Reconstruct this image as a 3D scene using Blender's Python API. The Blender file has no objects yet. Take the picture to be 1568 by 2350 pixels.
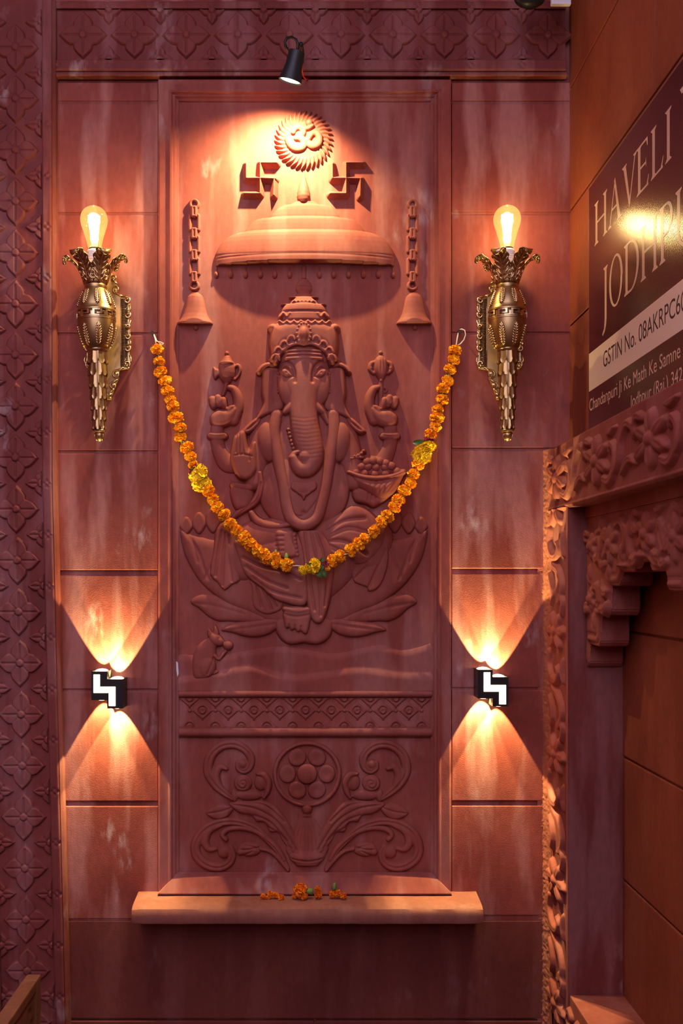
import bpy, bmesh, math, random
import numpy as np
from mathutils import Vector, Matrix
random.seed(7)
RNG = np.random.default_rng(11)
PI = math.pi
C = bpy.context.scene.collection
# ---------------------------------------------------------------- camera, world, exposure
# 1 mm of wall = 1 unit of the measuring grid (x to the right, y downwards, h out of the wall)
DIST = 2300.0            # camera to wall, mm
VX, VY = 700.0, 1335.0   # point of the wall straight in front of the lens
def W(x, y, h=0.0):
    return Vector(((x-784)/1000, -h/1000, (2350-y)/1000+0.4))
cam = bpy.data.cameras.new('camera')
cam_o = bpy.data.objects.new('camera', cam); C.objects.link(cam_o)
cam_o.location = W(VX, VY, DIST)
cam_o.rotation_euler = (PI/2, 0, 0)
cam.sensor_fit = 'VERTICAL'; cam.sensor_height = 36.0
cam.lens = 36.0*DIST/2350
cam.shift_x = (784-VX)/2350; cam.shift_y = (VY-1175)/2350
cam.clip_start = 0.01
bpy.context.scene.camera = cam_o
world = bpy.data.worlds.new('dusk_sky'); bpy.context.scene.world = world
world.use_nodes = True
bg = world.node_tree.nodes['Background']
bg.inputs[0].default_value = (0.96, 0.84, 1.12, 1); bg.inputs[1].default_value = 2.95
vs = bpy.context.scene.view_settings
vs.view_transform = 'Standard'; vs.look = 'None'; vs.gamma = 1.0; vs.use_curve_mapping = False
vs.exposure = 0.0
BULB_W, BEAM_W, SPOT_W = 3.2, 18.0, 50.0
WARM = (1.0, 0.50, 0.18)
# ---------------------------------------------------------------- materials
def nodes(name):
    m = bpy.data.materials.new(name); m.use_nodes = True
    nt = m.node_tree
    return m, nt, nt.nodes['Principled BSDF']
def simple(name, col, rough=0.6, metal=0.0, spec=0.4, bump=0, bscale=300):
    m, nt, b = nodes(name)
    b.inputs['Base Color'].default_value = (*col, 1); b.inputs['Roughness'].default_value = rough
    b.inputs['Metallic'].default_value = metal; b.inputs['Specular IOR Level'].default_value = spec
    if bump:
        n = nt.nodes.new('ShaderNodeTexNoise'); n.inputs['Scale'].default_value = bscale
        bp = nt.nodes.new('ShaderNodeBump'); bp.inputs['Strength'].default_value = bump; bp.inputs['Distance'].default_value = 0.001
        g = nt.nodes.new('ShaderNodeNewGeometry'); nt.links.new(g.outputs['Position'], n.inputs['Vector'])
        nt.links.new(n.outputs[0], bp.inputs['Height']); nt.links.new(bp.outputs[0], b.inputs['Normal'])
    return m
def emit(name, col, s):
    m = bpy.data.materials.new(name); m.use_nodes = True; nt = m.node_tree; nt.nodes.clear()
    o = nt.nodes.new('ShaderNodeOutputMaterial'); e = nt.nodes.new('ShaderNodeEmission')
    e.inputs[0].default_value = (*col, 1); e.inputs[1].default_value = s
    nt.links.new(e.outputs[0], o.inputs[0]); return m
def stone(name, dark, mid, pale, rough=0.72, white=0.0, bump=0.35, grit=420, paleness=0.5):
    """weathered red sandstone: downward streaks, blotches, a little salt bloom"""
    m, nt, b = nodes(name); N = nt.nodes.new; L = nt.links.new
    g = N('ShaderNodeNewGeometry')
    def noise(sc, det, scale3):
        mp = N('ShaderNodeMapping'); mp.inputs['Scale'].default_value = scale3; L(g.outputs['Position'], mp.inputs['Vector'])
        n = N('ShaderNodeTexNoise'); n.inputs['Scale'].default_value = sc; n.inputs['Detail'].default_value = det
        L(mp.outputs[0], n.inputs['Vector']); return n.outputs[0]
    streak = noise(14, 4, (1, 1, 0.16)); blotch = noise(5, 5, (1, 1, 0.6)); fine = noise(90, 3, (1, 1, 0.45))
    def ramp(src, a, c, ca, cc):
        r = N('ShaderNodeValToRGB'); r.color_ramp.elements[0].position = a; r.color_ramp.elements[1].position = c
        r.color_ramp.elements[0].color = (*ca, 1); r.color_ramp.elements[1].color = (*cc, 1); L(src, r.inputs[0]); return r.outputs[0]
    def mix(f, a, c, mode='MIX'):
        x = N('ShaderNodeMix'); x.data_type = 'RGBA'; x.blend_type = mode
        if isinstance(f, float): x.inputs[0].default_value = f
        else: L(f, x.inputs[0])
        for k, v in ((6, a), (7, c)):
            if isinstance(v, tuple): x.inputs[k].default_value = (*v, 1)
            else: L(v, x.inputs[k])
        return x.outputs[2]
    def mul(a, c):
        x = N('ShaderNodeMath'); x.operation = 'MULTIPLY'; L(a, x.inputs[0])
        if isinstance(c, float): x.inputs[1].default_value = c
        else: L(c, x.inputs[1])
        return x.outputs[0]
    base = ramp(blotch, 0.38, 0.62, dark, mid)
    pf = mul(ramp(streak, 0.49, 0.61, (0, 0, 0), (1, 1, 1)), paleness)
    col = mix(pf, base, pale)
    col = mix(0.28, col, ramp(fine, 0.25, 0.75, (0.25, 0.25, 0.25), (1, 1, 1)), 'MULTIPLY')
    if white:
        wv = noise(7, 7, (1.2, 1, 0.8)); wf = noise(55, 4, (1, 1, 0.35))
        k = mul(mul(ramp(wv, 0.60, 0.70, (0, 0, 0), (1, 1, 1)), ramp(wf, 0.45, 0.62, (0, 0, 0), (1, 1, 1))), white)
        col = mix(k, col, (0.50, 0.36, 0.35))
    L(col, b.inputs['Base Color'])
    b.inputs['Roughness'].default_value = rough; b.inputs['Specular IOR Level'].default_value = 0.3
    gn = noise(grit, 3, (1, 1, 1)); md = noise(40, 4, (1, 1, 0.5))
    b1 = N('ShaderNodeBump'); b1.inputs['Strength'].default_value = bump; b1.inputs['Distance'].default_value = 0.0010
    b2 = N('ShaderNodeBump'); b2.inputs['Strength'].default_value = bump; b2.inputs['Distance'].default_value = 0.0022
    L(gn, b1.inputs['Height']); L(md, b2.inputs['Height']); L(b1.outputs[0], b2.inputs['Normal']); L(b2.outputs[0], b.inputs['Normal'])
    return m
DK, MD, PL = (0.20, 0.033, 0.023), (0.30, 0.066, 0.047), (0.41, 0.158, 0.140)
M = {}
M['block'] = stone('red_sandstone_blocks', DK, MD, PL, white=0.7, paleness=0.8)
M['panel'] = stone('red_sandstone_panel', (0.23, 0.042, 0.030), (0.31, 0.071, 0.053), (0.38, 0.140, 0.118), white=0.4, bump=0.22, paleness=0.7)
M['carve'] = stone('red_sandstone_carving', (0.225, 0.043, 0.030), (0.30, 0.071, 0.052), (0.36, 0.128, 0.105), bump=0.16, paleness=0.35)
M['plinth'] = stone('damp_shaded_plinth_stone', (0.12, 0.020, 0.014), (0.17, 0.034, 0.024), (0.20, 0.055, 0.042), white=0.1, paleness=0.5)  # shade under the ledge put into the darker colour, along with damp
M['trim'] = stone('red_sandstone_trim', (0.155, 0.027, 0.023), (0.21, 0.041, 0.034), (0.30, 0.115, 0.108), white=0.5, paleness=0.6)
M['right'] = stone('red_sandstone_side_wall', (0.21, 0.038, 0.016), (0.28, 0.062, 0.026), (0.30, 0.085, 0.045), bump=0.2, paleness=0.3)
M['shelf'] = stone('worn_sandstone_shelf', (0.21, 0.06, 0.042), (0.27, 0.085, 0.06), (0.31, 0.125, 0.095), bump=0.3)
M['plaster'] = stone('rough_red_plaster', (0.27, 0.07, 0.04), (0.34, 0.10, 0.06), (0.36, 0.12, 0.08), bump=1.0, grit=260)
M['floor'] = simple('dark_floor_stone', (0.05, 0.032, 0.03), 0.7, bump=0.3)
M['gold'] = simple('antique_brass', (0.42, 0.275, 0.125), 0.36, 1.0)
M['goldhi'] = simple('bright_brass', (0.66, 0.46, 0.24), 0.27, 1.0)
M['golddk'] = simple('dark_bronze', (0.085, 0.052, 0.028), 0.42, 1.0)
M['cream'] = simple('cream_enamel', (0.62, 0.44, 0.20), 0.35, 0.55)
M['black'] = simple('black_lamp_metal', (0.018, 0.017, 0.018), 0.38, 0.3, bump=0.1)
M['worn'] = simple('worn_black_metal', (0.03, 0.032, 0.036), 0.45, 0.5, bump=0.3)
M['white'] = simple('white_plastic', (0.72, 0.72, 0.76), 0.4)
M['thread'] = simple('cotton_thread', (0.75, 0.68, 0.60), 0.8)
M['redwire'] = simple('red_wire', (0.55, 0.03, 0.02), 0.4)
M['blackwire'] = simple('black_wire', (0.012, 0.012, 0.014), 0.4)
M['iron'] = simple('rusty_iron', (0.05, 0.03, 0.022), 0.7, 0.4)
M['wood'] = stone('brown_wood', (0.15, 0.048, 0.022), (0.23, 0.080, 0.036), (0.26, 0.10, 0.05), rough=0.5, bump=0.2)
M['signred'] = None
M['signcream'] = simple('cream_print', (0.78, 0.60, 0.45), 0.32)
M['signtext'] = simple('beige_print', (0.66, 0.45, 0.31), 0.30)
M['signblack'] = simple('black_print', (0.03, 0.02, 0.015), 0.32)
M['green'] = simple('green_sepal', (0.13, 0.19, 0.03), 0.6)
M['leaf'] = simple('dark_green_leaf', (0.05, 0.12, 0.015), 0.45)
M['lens'] = None
def petals(name, a, c, sc=60):
    m, nt, b = nodes(name); N = nt.nodes.new; L = nt.links.new
    g = N('ShaderNodeTexCoord'); n = N('ShaderNodeTexNoise'); n.inputs['Scale'].default_value = sc
    L(g.outputs['Object'], n.inputs['Vector'])
    r = N('ShaderNodeValToRGB'); r.color_ramp.elements[0].position = 0.35; r.color_ramp.elements[1].position = 0.65
    r.color_ramp.elements[0].color = (*a, 1); r.color_ramp.elements[1].color = (*c, 1)
    L(n.outputs[0], r.inputs[0]); L(r.outputs[0], b.inputs['Base Color'])
    b.inputs['Roughness'].default_value = 0.6; b.inputs['Specular IOR Level'].default_value = 0.2
    b.inputs['Subsurface Weight'].default_value = 0.0
    return m
M['orange'] = petals('marigold_orange', (1.0, 0.33, 0.003), (1.0, 0.56, 0.015))
M['dorange'] = petals('dry_marigold_orange', (0.62, 0.10, 0.003), (0.80, 0.21, 0.006))
M['yellow'] = petals('chrysanthemum_yellow', (0.85, 0.52, 0.006), (0.95, 0.68, 0.02))
M['crimson'] = petals('rose_crimson', (0.16, 0.004, 0.02), (0.42, 0.01, 0.09))
def sign_mat():
    m, nt, b = nodes('maroon_sign_face'); N = nt.nodes.new; L = nt.links.new
    b.inputs['Base Color'].default_value = (0.06, 0.008, 0.011, 1); b.inputs['Roughness'].default_value = 0.19
    b.inputs['Specular IOR Level'].default_value = 0.8
    g = N('ShaderNodeNewGeometry'); mp = N('ShaderNodeMapping'); mp.inputs['Rotation'].default_value = (math.radians(40), 0, 0)
    L(g.outputs['Position'], mp.inputs['Vector'])
    wv = N('ShaderNodeTexWave'); wv.bands_direction = 'Z'; wv.inputs['Scale'].default_value = 70
    L(mp.outputs[0], wv.inputs['Vector'])
    bp = N('ShaderNodeBump'); bp.inputs['Strength'].default_value = 0.12; bp.inputs['Distance'].default_value = 0.0006
    L(wv.outputs['Fac'], bp.inputs['Height']); L(bp.outputs[0], b.inputs['Normal'])
    return m
M['signred'] = sign_mat()
def thin_glass(name, tint, em, es, refl=0.08):
    m = bpy.data.materials.new(name); m.use_nodes = True; nt = m.node_tree; nt.nodes.clear(); N = nt.nodes.new; L = nt.links.new
    o = N('ShaderNodeOutputMaterial'); t = N('ShaderNodeBsdfTransparent'); t.inputs[0].default_value = (*tint, 1)
    gl = N('ShaderNodeBsdfGlossy'); gl.inputs['Roughness'].default_value = 0.08
    mx = N('ShaderNodeMixShader'); mx.inputs[0].default_value = refl
    L(t.outputs[0], mx.inputs[1]); L(gl.outputs[0], mx.inputs[2])
    e = N('ShaderNodeEmission'); e.inputs[0].default_value = (*em, 1); e.inputs[1].default_value = es
    ad = N('ShaderNodeAddShader'); L(mx.outputs[0], ad.inputs[0]); L(e.outputs[0], ad.inputs[1]); L(ad.outputs[0], o.inputs[0])
    return m
M['bulb'] = thin_glass('amber_bulb_glass', (1.0, 0.90, 0.70), (1.0, 0.56, 0.16), 0.45)
M['lens'] = thin_glass('glowing_lens', (0.9, 0.9, 0.9), (1.0, 0.80, 0.50), 3.2)
M['filament'] = emit('glowing_filament', (1.0, 0.80, 0.42), 45)
M['strip'] = emit('glowing_light_strip', (1.0, 0.90, 0.70), 4.5)
M['spotlens'] = emit('glowing_spot_lens', (1.0, 0.93, 0.66), 6)
# ---------------------------------------------------------------- object helpers
def tag(o, label=None, cat=None, group=None, kind=None):
    if label: o['label'] = label
    if cat: o['category'] = cat
    if group: o['group'] = group
    if kind: o['kind'] = kind
    return o
def empty(name, loc=(0, 0, 0), label=None, cat=None, group=None, kind=None, parent=None):
    o = bpy.data.objects.new(name, None); C.objects.link(o); o.location = loc; o.empty_display_size = 0.05
    if parent: o.parent = parent
    return tag(o, label, cat, group, kind)
def link(name, me, mat, parent=None, loc=None):
    """the mesh is in world coordinates; loc moves its origin there"""
    o = bpy.data.objects.new(name, me); C.objects.link(o)
    if mat and not me.materials: me.materials.append(mat)
    if parent:
        o.parent = parent
        o.matrix_parent_inverse = Matrix.Translation(-wloc(parent))
    if loc is not None: o.location = loc
    return o
def wloc(o):
    v = Vector(o.location)
    p = o.parent
    if p: v = v + (wloc(p) + o.matrix_parent_inverse.translation)
    return v
def mesh_from(name, V, F, smooth=False):
    me = bpy.data.meshes.new(name)
    me.from_pydata([tuple(v) for v in V], [], F); me.update()
    if smooth: me.shade_smooth()
    return me
def bm_mesh(name, bm, smooth=False):
    me = bpy.data.meshes.new(name); bm.normal_update(); bm.to_mesh(me); bm.free()
    if smooth: me.shade_smooth()
    return me
def bm_box(bm, p, q, bevel=0.0, seg=2):
    """box between two corners, in metres"""
    lo = [min(a, b) for a, b in zip(p, q)]; hi = [max(a, b) for a, b in zip(p, q)]
    vs_ = [bm.verts.new((x, y, z)) for x in (lo[0], hi[0]) for y in (lo[1], hi[1]) for z in (lo[2], hi[2])]
    fs = [(0, 1, 3, 2), (4, 6, 7, 5), (0, 4, 5, 1), (2, 3, 7, 6), (0, 2, 6, 4), (1, 5, 7, 3)]
    faces = [bm.faces.new([vs_[i] for i in f]) for f in fs]
    if bevel:
        es = list({e for f in faces for e in f.edges})
        bmesh.ops.bevel(bm, geom=es, offset=bevel, segments=seg, affect='EDGES', profile=0.6)
def box(name, p, q, mat, parent=None, bevel=0.0, seg=2):
    bm = bmesh.new(); bm_box(bm, p, q, bevel, seg)
    return link(name, bm_mesh(name, bm), mat, parent)
def wbox(name, x0, y0, x1, y1, h0, h1, mat, parent=None, bevel=0.0, seg=2):
    return box(name, W(x0, y0, h0), W(x1, y1, h1), mat, parent, bevel, seg)
def bm_tube(bm, pts, r, n=8, closed=False, cap=True):
    """tube of radius r (number or list) along points"""
    P = [Vector(p) for p in pts]; k = len(P)
    R = [r]*k if isinstance(r, (int, float)) else list(r)
    rings = []; up = None
    for i, p in enumerate(P):
        if closed: t = P[(i+1) % k]-P[i-1]
        else: t = P[min(i+1, k-1)]-P[max(i-1, 0)]
        if t.length < 1e-9: t = Vector((0, 0, 1))
        t.normalize()
        if up is None:
            up = Vector((0, 1, 0)) if abs(t.y) < 0.9 else Vector((1, 0, 0))
        u = up-t*up.dot(t)
        if u.length < 1e-6: u = t.orthogonal()
        u.normalize(); v = t.cross(u); up = u
        rings.append([bm.verts.new(p+(u*math.cos(2*PI*j/n)+v*math.sin(2*PI*j/n))*R[i]) for j in range(n)])
    m = k if closed else k-1
    for i in range(m):
        a, b = rings[i], rings[(i+1) % k]
        for j in range(n):
            bm.faces.new((a[j], a[(j+1) % n], b[(j+1) % n], b[j]))
    if cap and not closed:
        bm.faces.new(rings[0][::-1]); bm.faces.new(rings[-1])
def tube(name, pts, r, mat, parent=None, n=8, closed=False):
    bm = bmesh.new(); bm_tube(bm, pts, r, n, closed)
    return link(name, bm_mesh(name, bm, True), mat, parent)
def bm_lathe(bm, prof, n=32, axis=None, cap=True):
    """prof: (radius, z) in metres around the z axis"""
    rings = []
    for r, z in prof:
        rings.append([bm.verts.new((r*math.cos(2*PI*j/n), r*math.sin(2*PI*j/n), z)) for j in range(n)])
    for a, b in zip(rings, rings[1:]):
        for j in range(n): bm.faces.new((a[j], a[(j+1) % n], b[(j+1) % n], b[j]))
    if cap:
        bm.faces.new(rings[0][::-1]); bm.faces.new(rings[-1])
def lathe(name, prof, mat, parent=None, n=32, at=(0, 0, 0), rot=None):
    bm = bmesh.new(); bm_lathe(bm, prof, n)
    bmesh.ops.recalc_face_normals(bm, faces=bm.faces)
    mt = Matrix.Translation(Vector(at))
    if rot is not None: mt = mt @ rot
    bmesh.ops.transform(bm, matrix=mt, verts=bm.verts)
    me = bm_mesh(name, bm, True); me.set_sharp_from_angle(angle=math.radians(40))
    return link(name, me, mat, parent)
def crom(P, n=6, closed=False):
    """Catmull-Rom through the points (any number of columns)"""
    P = np.asarray(P, float); k = len(P); out = []
    for i in range(k if closed else k-1):
        if closed: a, b, c, d = P[i-1], P[i], P[(i+1) % k], P[(i+2) % k]
        else: a, b, c, d = P[max(i-1, 0)], P[i], P[i+1], P[min(i+2, k-1)]
        for t in np.arange(n)/n:
            out.append(0.5*((2*b)+(c-a)*t+(2*a-5*b+4*c-d)*t*t+(3*b-a-3*c+d)*t**3))
    if not closed: out.append(P[-1])
    return np.array(out)
# ---------------------------------------------------------------- carving: real relief meshes from outlines
class Carve:
    def __init__(s, x0, y0, x1, y1, r=1.5, ry=None, floor=-4.0):
        ry = ry or r
        s.x = np.arange(x0, x1+r*0.5, r); s.y = np.arange(y0, y1+ry*0.5, ry)
        s.X, s.Y = np.meshgrid(s.x, s.y); s.H = np.full(s.X.shape, float(floor))
    def win(s, P, pad):
        P = np.asarray(P); a, b = P[:, 0].min()-pad, P[:, 0].max()+pad; c, d = P[:, 1].min()-pad, P[:, 1].max()+pad
        i0, i1 = np.searchsorted(s.x, (a, b)); j0, j1 = np.searchsorted(s.y, (c, d))
        return (slice(j0, j1), slice(i0, i1))
    def put(s, sl, v): s.H[sl] = np.maximum(s.H[sl], v); return s
    @staticmethod
    def seg(X, Y, a, b):
        dx, dy = b[0]-a[0], b[1]-a[1]; L = dx*dx+dy*dy+1e-12
        t = np.clip(((X-a[0])*dx+(Y-a[1])*dy)/L, 0, 1)
        return np.hypot(X-a[0]-t*dx, Y-a[1]-t*dy), t
    def sd(s, sl, P):
        X, Y = s.X[sl], s.Y[sl]; d = np.full(X.shape, 1e9); ins = np.zeros(X.shape, bool); k = len(P)
        for i in range(k):
            a, b = P[i], P[(i+1) % k]
            d = np.minimum(d, s.seg(X, Y, a, b)[0])
            if a[1] != b[1]:
                ins ^= ((Y < a[1]) != (Y < b[1])) & (X < (b[0]-a[0])*(Y-a[1])/(b[1]-a[1])+a[0])
        return np.where(ins, -d, d)
    def poly(s, P, h, w, base=0.0, p='r', sm=5, drop=4.0, tilt=None):
        """raised outline: h high, rounded over the outer w; tilt=(ax,ay,x0,y0) leans the plateau"""
        P = crom(P, sm, True) if sm else np.asarray(P, float)
        sl = s.win(P, 8); d = s.sd(sl, P); t = np.clip(-d/w, 0, 1)
        f = np.sqrt(np.clip(1-(1-t)**2, 0, 1)) if p == 'r' else (t*t*(3-2*t) if p == 'f' else t)
        bb = base
        if tilt: bb = base+tilt[0]*(s.X[sl]-tilt[2])+tilt[1]*(s.Y[sl]-tilt[3])
        return s.put(sl, np.where(d <= 0, bb+h*f, bb-drop*d))
    def ell(s, cx, cy, rx, ry, h, base=0.0, rot=0.0, p=0.5):
        R = max(rx, ry); sl = s.win([(cx-R, cy-R), (cx+R, cy+R)], 4); c, n = math.cos(rot), math.sin(rot)
        u = ((s.X[sl]-cx)*c+(s.Y[sl]-cy)*n)/rx; v = (-(s.X[sl]-cx)*n+(s.Y[sl]-cy)*c)/ry
        q = u*u+v*v
        return s.put(sl, np.where(q < 1, base+h*np.clip(1-q, 0, 1)**p, base-4*(np.sqrt(q)-1)*min(rx, ry)))
    def cap(s, P, h=None, base=0.0, sm=5, p='r'):
        """tapering bar through (x, y, radius[, base])"""
        P = np.asarray(P, float)
        if P.shape[1] == 3: P = np.hstack([P, np.full((len(P), 1), base)])
        Q = crom(P, sm) if sm else P
        sl = s.win(Q[:, :2], Q[:, 2].max()+4); X, Y = s.X[sl], s.Y[sl]; out = np.full(X.shape, -9.0)
        for a, b in zip(Q, Q[1:]):
            d, t = s.seg(X, Y, a, b); r = a[2]+(b[2]-a[2])*t; bs = a[3]+(b[3]-a[3])*t
            hh = r*0.65 if h is None else h
            q = d/r
            f = np.sqrt(np.clip(1-q*q, 0, 1)) if p == 'r' else np.clip(1-q, 0, 1)
            out = np.maximum(out, np.where(q < 1, bs+hh*f, bs-4*(d-r)))
        return s.put(sl, out)
    def lathe(s, cx, prof, k=0.5, base=0.0, top=99.0):
        prof = np.asarray(prof, float); w0 = prof[:, 1].max()
        sl = s.win([(cx-w0, prof[0, 0]), (cx+w0, prof[-1, 0])], 4)
        y = s.Y[sl]; w = np.interp(y, prof[:, 0], prof[:, 1]); dx = np.abs(s.X[sl]-cx)
        v = np.where(dx < w, base+np.minimum(k*np.sqrt(np.clip(w*w-dx*dx, 0, None)), top), base-4*(dx-w))
        v = np.where((y < prof[0, 0]) | (y > prof[-1, 0]), base-4*np.maximum(prof[0, 0]-y, y-prof[-1, 0]), v)
        return s.put(sl, v)
    def line(s, P, w, amt, sm=5):
        """amt<0 cuts a groove, amt>0 adds a ridge, only on stone already raised"""
        P = np.asarray(P, float); Q = crom(P, sm) if sm else P
        sl = s.win(Q, w*3+2); X, Y = s.X[sl], s.Y[sl]; d = np.full(X.shape, 1e9)
        for a, b in zip(Q, Q[1:]): d = np.minimum(d, s.seg(X, Y, a, b)[0])
        s.H[sl] += np.where(s.H[sl] > -1.5, amt*np.exp(-(d/w)**2), 0); return s
    def dent(s, cx, cy, rx, ry, amt):
        R = max(rx, ry)*2.2; sl = s.win([(cx-R, cy-R), (cx+R, cy+R)], 2)
        s.H[sl] += np.where(s.H[sl] > -1.5, amt*np.exp(-((s.X[sl]-cx)/rx)**2-((s.Y[sl]-cy)/ry)**2), 0); return s
    def blur(s, n=1):
        for _ in range(n):
            H = np.pad(s.H, 1, mode='edge')
            H = (H[:-2]+2*H[1:-1]+H[2:])/4; s.H = (H[:, :-2]+2*H[:, 1:-1]+H[:, 2:])/4
        return s
    def mesh(s, name, place, lo=-2.0, cut=-1.0, flip=False):
        H = np.maximum(s.H, lo); ny, nx = H.shape
        k = np.maximum(np.maximum(s.H[:-1, :-1], s.H[1:, :-1]), np.maximum(s.H[:-1, 1:], s.H[1:, 1:])) > cut
        jj, ii = np.nonzero(k); a = jj*nx+ii
        F = np.stack([a, a+nx, a+nx+1, a+1], 1)
        if flip: F = F[:, ::-1]
        used, inv = np.unique(F, return_inverse=True); F = inv.reshape(F.shape).astype(np.int32)
        co = place(s.X.ravel()[used], s.Y.ravel()[used], H.ravel()[used])
        me = bpy.data.meshes.new(name); me.vertices.add(len(co)); me.vertices.foreach_set('co', np.asarray(co, np.float32).ravel())
        me.loops.add(F.size); me.loops.foreach_set('vertex_index', F.ravel())
        me.polygons.add(len(F)); me.polygons.foreach_set('loop_start', np.arange(0, F.size, 4, dtype=np.int32))
        me.update(calc_edges=True); me.validate(); me.shade_smooth()
        return me
def onwall(h0=0.0):
    return lambda x, y, h: np.stack([(x-784)/1000, -(h+h0)/1000, (2350-y)/1000+0.4], 1)
def onright(Xp, lean=0.0):
    """carving on the right-hand side: u = mm out of the back wall, v = row, height towards the courtyard"""
    return lambda u, v, h: np.stack([(Xp-h-784)/1000, -u/1000, (2350-v)/1000+0.4], 1)
def carved(c, name, parent, mat=None, h0=0.0, lo=-2.0, cut=-1.0):
    return link(name, c.mesh(name, onwall(h0), lo, cut), mat or M['carve'], parent)
def mir(P, cx):
    return [(2*cx-p[0],)+tuple(p[1:]) for p in P]
# ================================================================= THE SETTING
wall = empty('wall_back', W(784, 2350), kind='structure'); tag(wall, 'red sandstone back wall of coursed blocks', None)
def backing(name, x0, y0, x1, y1, h0, h1, parent): return wbox(name, x0, y0, x1, y1, h0, h1, M['block'], parent)
backing('wall_core', -500, -600, 1900, 2750, -160, -9, wall)
def lean(y): return 0.0 if y < 1100 else 27.0*(y-1100)/1100
ROWS_L = [186, 234, 490, 766, 1037, 1308, 1584, 1843, 2112]
ROWS_R = [186, 234, 489, 765, 1031, 1304, 1581, 1842, 2104]
def block(x0, y0, x1, y1, h=0.0, m='block'):
    return wbox('stone_block', x0, y0, x1, y1, -12, h+RNG.uniform(-0.6, 0.6), M[m], wall, 0.0022, 2)
def gap(y): return (-1, 12, -5.5) if abs(y-1306) < 6 else ((4, 7, -8) if abs(y-1842) < 6 else (3, 3, -3.2))
for a, b in zip(ROWS_L, ROWS_L[1:]): block(110, a+gap(a)[1], 363, b-gap(b)[0])
for rows, x0, x1 in ((ROWS_L, 112, 363), (ROWS_R, 1037, 1328)):
    for y in rows[1:]:
        wbox('mortar_joint', x0, y-8, x1, y+16, -11, gap(y)[2]+RNG.uniform(-0.5, 0.5), M['block'], wall)
for i, (a, b) in enumerate(zip(ROWS_R, ROWS_R[1:])): block(1037, a+gap(a)[1], 1330, b-gap(b)[0])
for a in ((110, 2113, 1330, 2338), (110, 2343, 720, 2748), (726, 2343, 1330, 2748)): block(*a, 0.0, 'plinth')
# right-hand wall
XR = 1308.0
def rbox(name, X0, d0, r0, X1, d1, r1, mat, parent, bevel=0.0015, seg=2):
    return box(name, Vector(((X0-784)/1000, -d0/1000, (2350-r0)/1000+0.4)), Vector(((X1-784)/1000, -d1/1000, (2350-r1)/1000+0.4)), mat, parent, bevel, seg)
wr = empty('wall_right', Vector(((XR-784)/1000, -0.5, 0)), kind='structure'); tag(wr, 'plain red sandstone side wall with wide courses', None)
rbox('wall_core', 1400, -20, -600, 1560, 2600, 2750, M['right'], wr, 0)
rr = [-600, -60, 205, 486, 748, 1050]
for a, b in zip(rr, rr[1:]):
    e = {205: 560, 486: 700}.get(a, 640)
    rbox('stone_block', XR, -2, a+2.5, 1402, e-2, b-2.5, M['right'], wr, 0.002)
    rbox('stone_block', XR, e+2, a+2.5, 1402, 2600, b-2.5, M['right'], wr, 0.002)
# courtyard floor
fl = box('floor', Vector((-4, 0.16, -0.1)), Vector((0.62, -6, 0.0)), M['floor']); tag(fl, 'dark stone courtyard floor', None, None, 'structure')
wf_ = box('sky_blocker_front', Vector((-4, -3.6, -0.1)), Vector((2.2, -3.9, 1.9)), M['right']); tag(wf_, 'low unseen wall added behind the camera to shape the sky light', None, None, 'structure')  # added out of view, keeps low sky light off the wall foot
wl_ = box('sky_blocker_left', Vector((-1.75, 0.15, -0.1)), Vector((-2.0, -3.9, 3.6)), M['right']); tag(wl_, 'unseen wall added on the lattice pilaster side to block sky light', None, None, 'structure')  # added out of view to cut sky light on the right-hand wall and niche
cl_ = box('sky_blocker_overhang', Vector((-2.0, 0.15, 3.35)), Vector((1.6, -1.25, 3.5)), M['right']); tag(cl_, 'unseen overhang added above the shrine wall to block overhead sky light', None, None, 'structure')  # added above the view so the sky lights the wall from the front
# ---------------------------------------------------------------- four-petalled lattice flowers (frieze and left pilaster)
def lattice_flower(rx, ry, clip=None, r=1.6):
    """one raised flower about (0,0); clip keeps a half: 'N','S','E','W' is the half kept"""
    q = [(0, -1.0), (0.10, -0.90), (0.22, -0.79), (0.33, -0.67), (0.40, -0.55), (0.42, -0.42), (0.55, -0.40), (0.67, -0.33), (0.79, -0.22), (0.90, -0.10), (1.0, 0)]
    P = [(x*rx, y*ry) for x, y in q]; P += [(x*rx, -y*ry) for x, y in q[::-1][1:]]
    P += [(-x, -y) for x, y in P[1:-1]]
    m = 5
    box_ = {None: (-rx-m, -ry-m, rx+m, ry+m), 'E': (0, -ry-m, rx+m, ry+m), 'W': (-rx-m, -ry-m, 0, ry+m), 'S': (-rx-m, 0, rx+m, ry+m), 'N': (-rx-m, -ry-m, rx+m, 0)}[clip]
    c = Carve(*box_, r)
    c.poly(P, 7, 4.5, 0, 'f', 0)
    for a in range(4):
        ux, uy = [(1, 0), (0, 1), (-1, 0), (0, -1)][a]
        c.line([(ux*rx*0.2, uy*ry*0.2), (ux*rx*0.74, uy*ry*0.74)], 1.6, -3.4, 0)
        vx, vy = [(1, 1), (-1, 1), (-1, -1), (1, -1)][a]
        c.line([(vx*rx*0.12, vy*ry*0.12), (vx*rx*0.44, vy*ry*0.44)], 1.5, -1.3, 0)
    c.put((slice(None), slice(None)), np.where(np.hypot(c.X, c.Y) < 8.5, 10.2, -9)); c.line([(8.5*math.cos(t), 8.5*math.sin(t)) for t in np.linspace(0, 2*PI, 20)], 1.6, -3, 0)
    return c.mesh('flower_mesh', lambda x, y, h: np.stack([x/1000, -h/1000, -y/1000], 1))
def put_mesh(name, me, x, y, h, mat, parent):
    o = link(name, me, mat, parent); o.location = W(x, y, h); return o
cross = [(0, -6), (6, 0), (0, 6), (-6, 0)]
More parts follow.
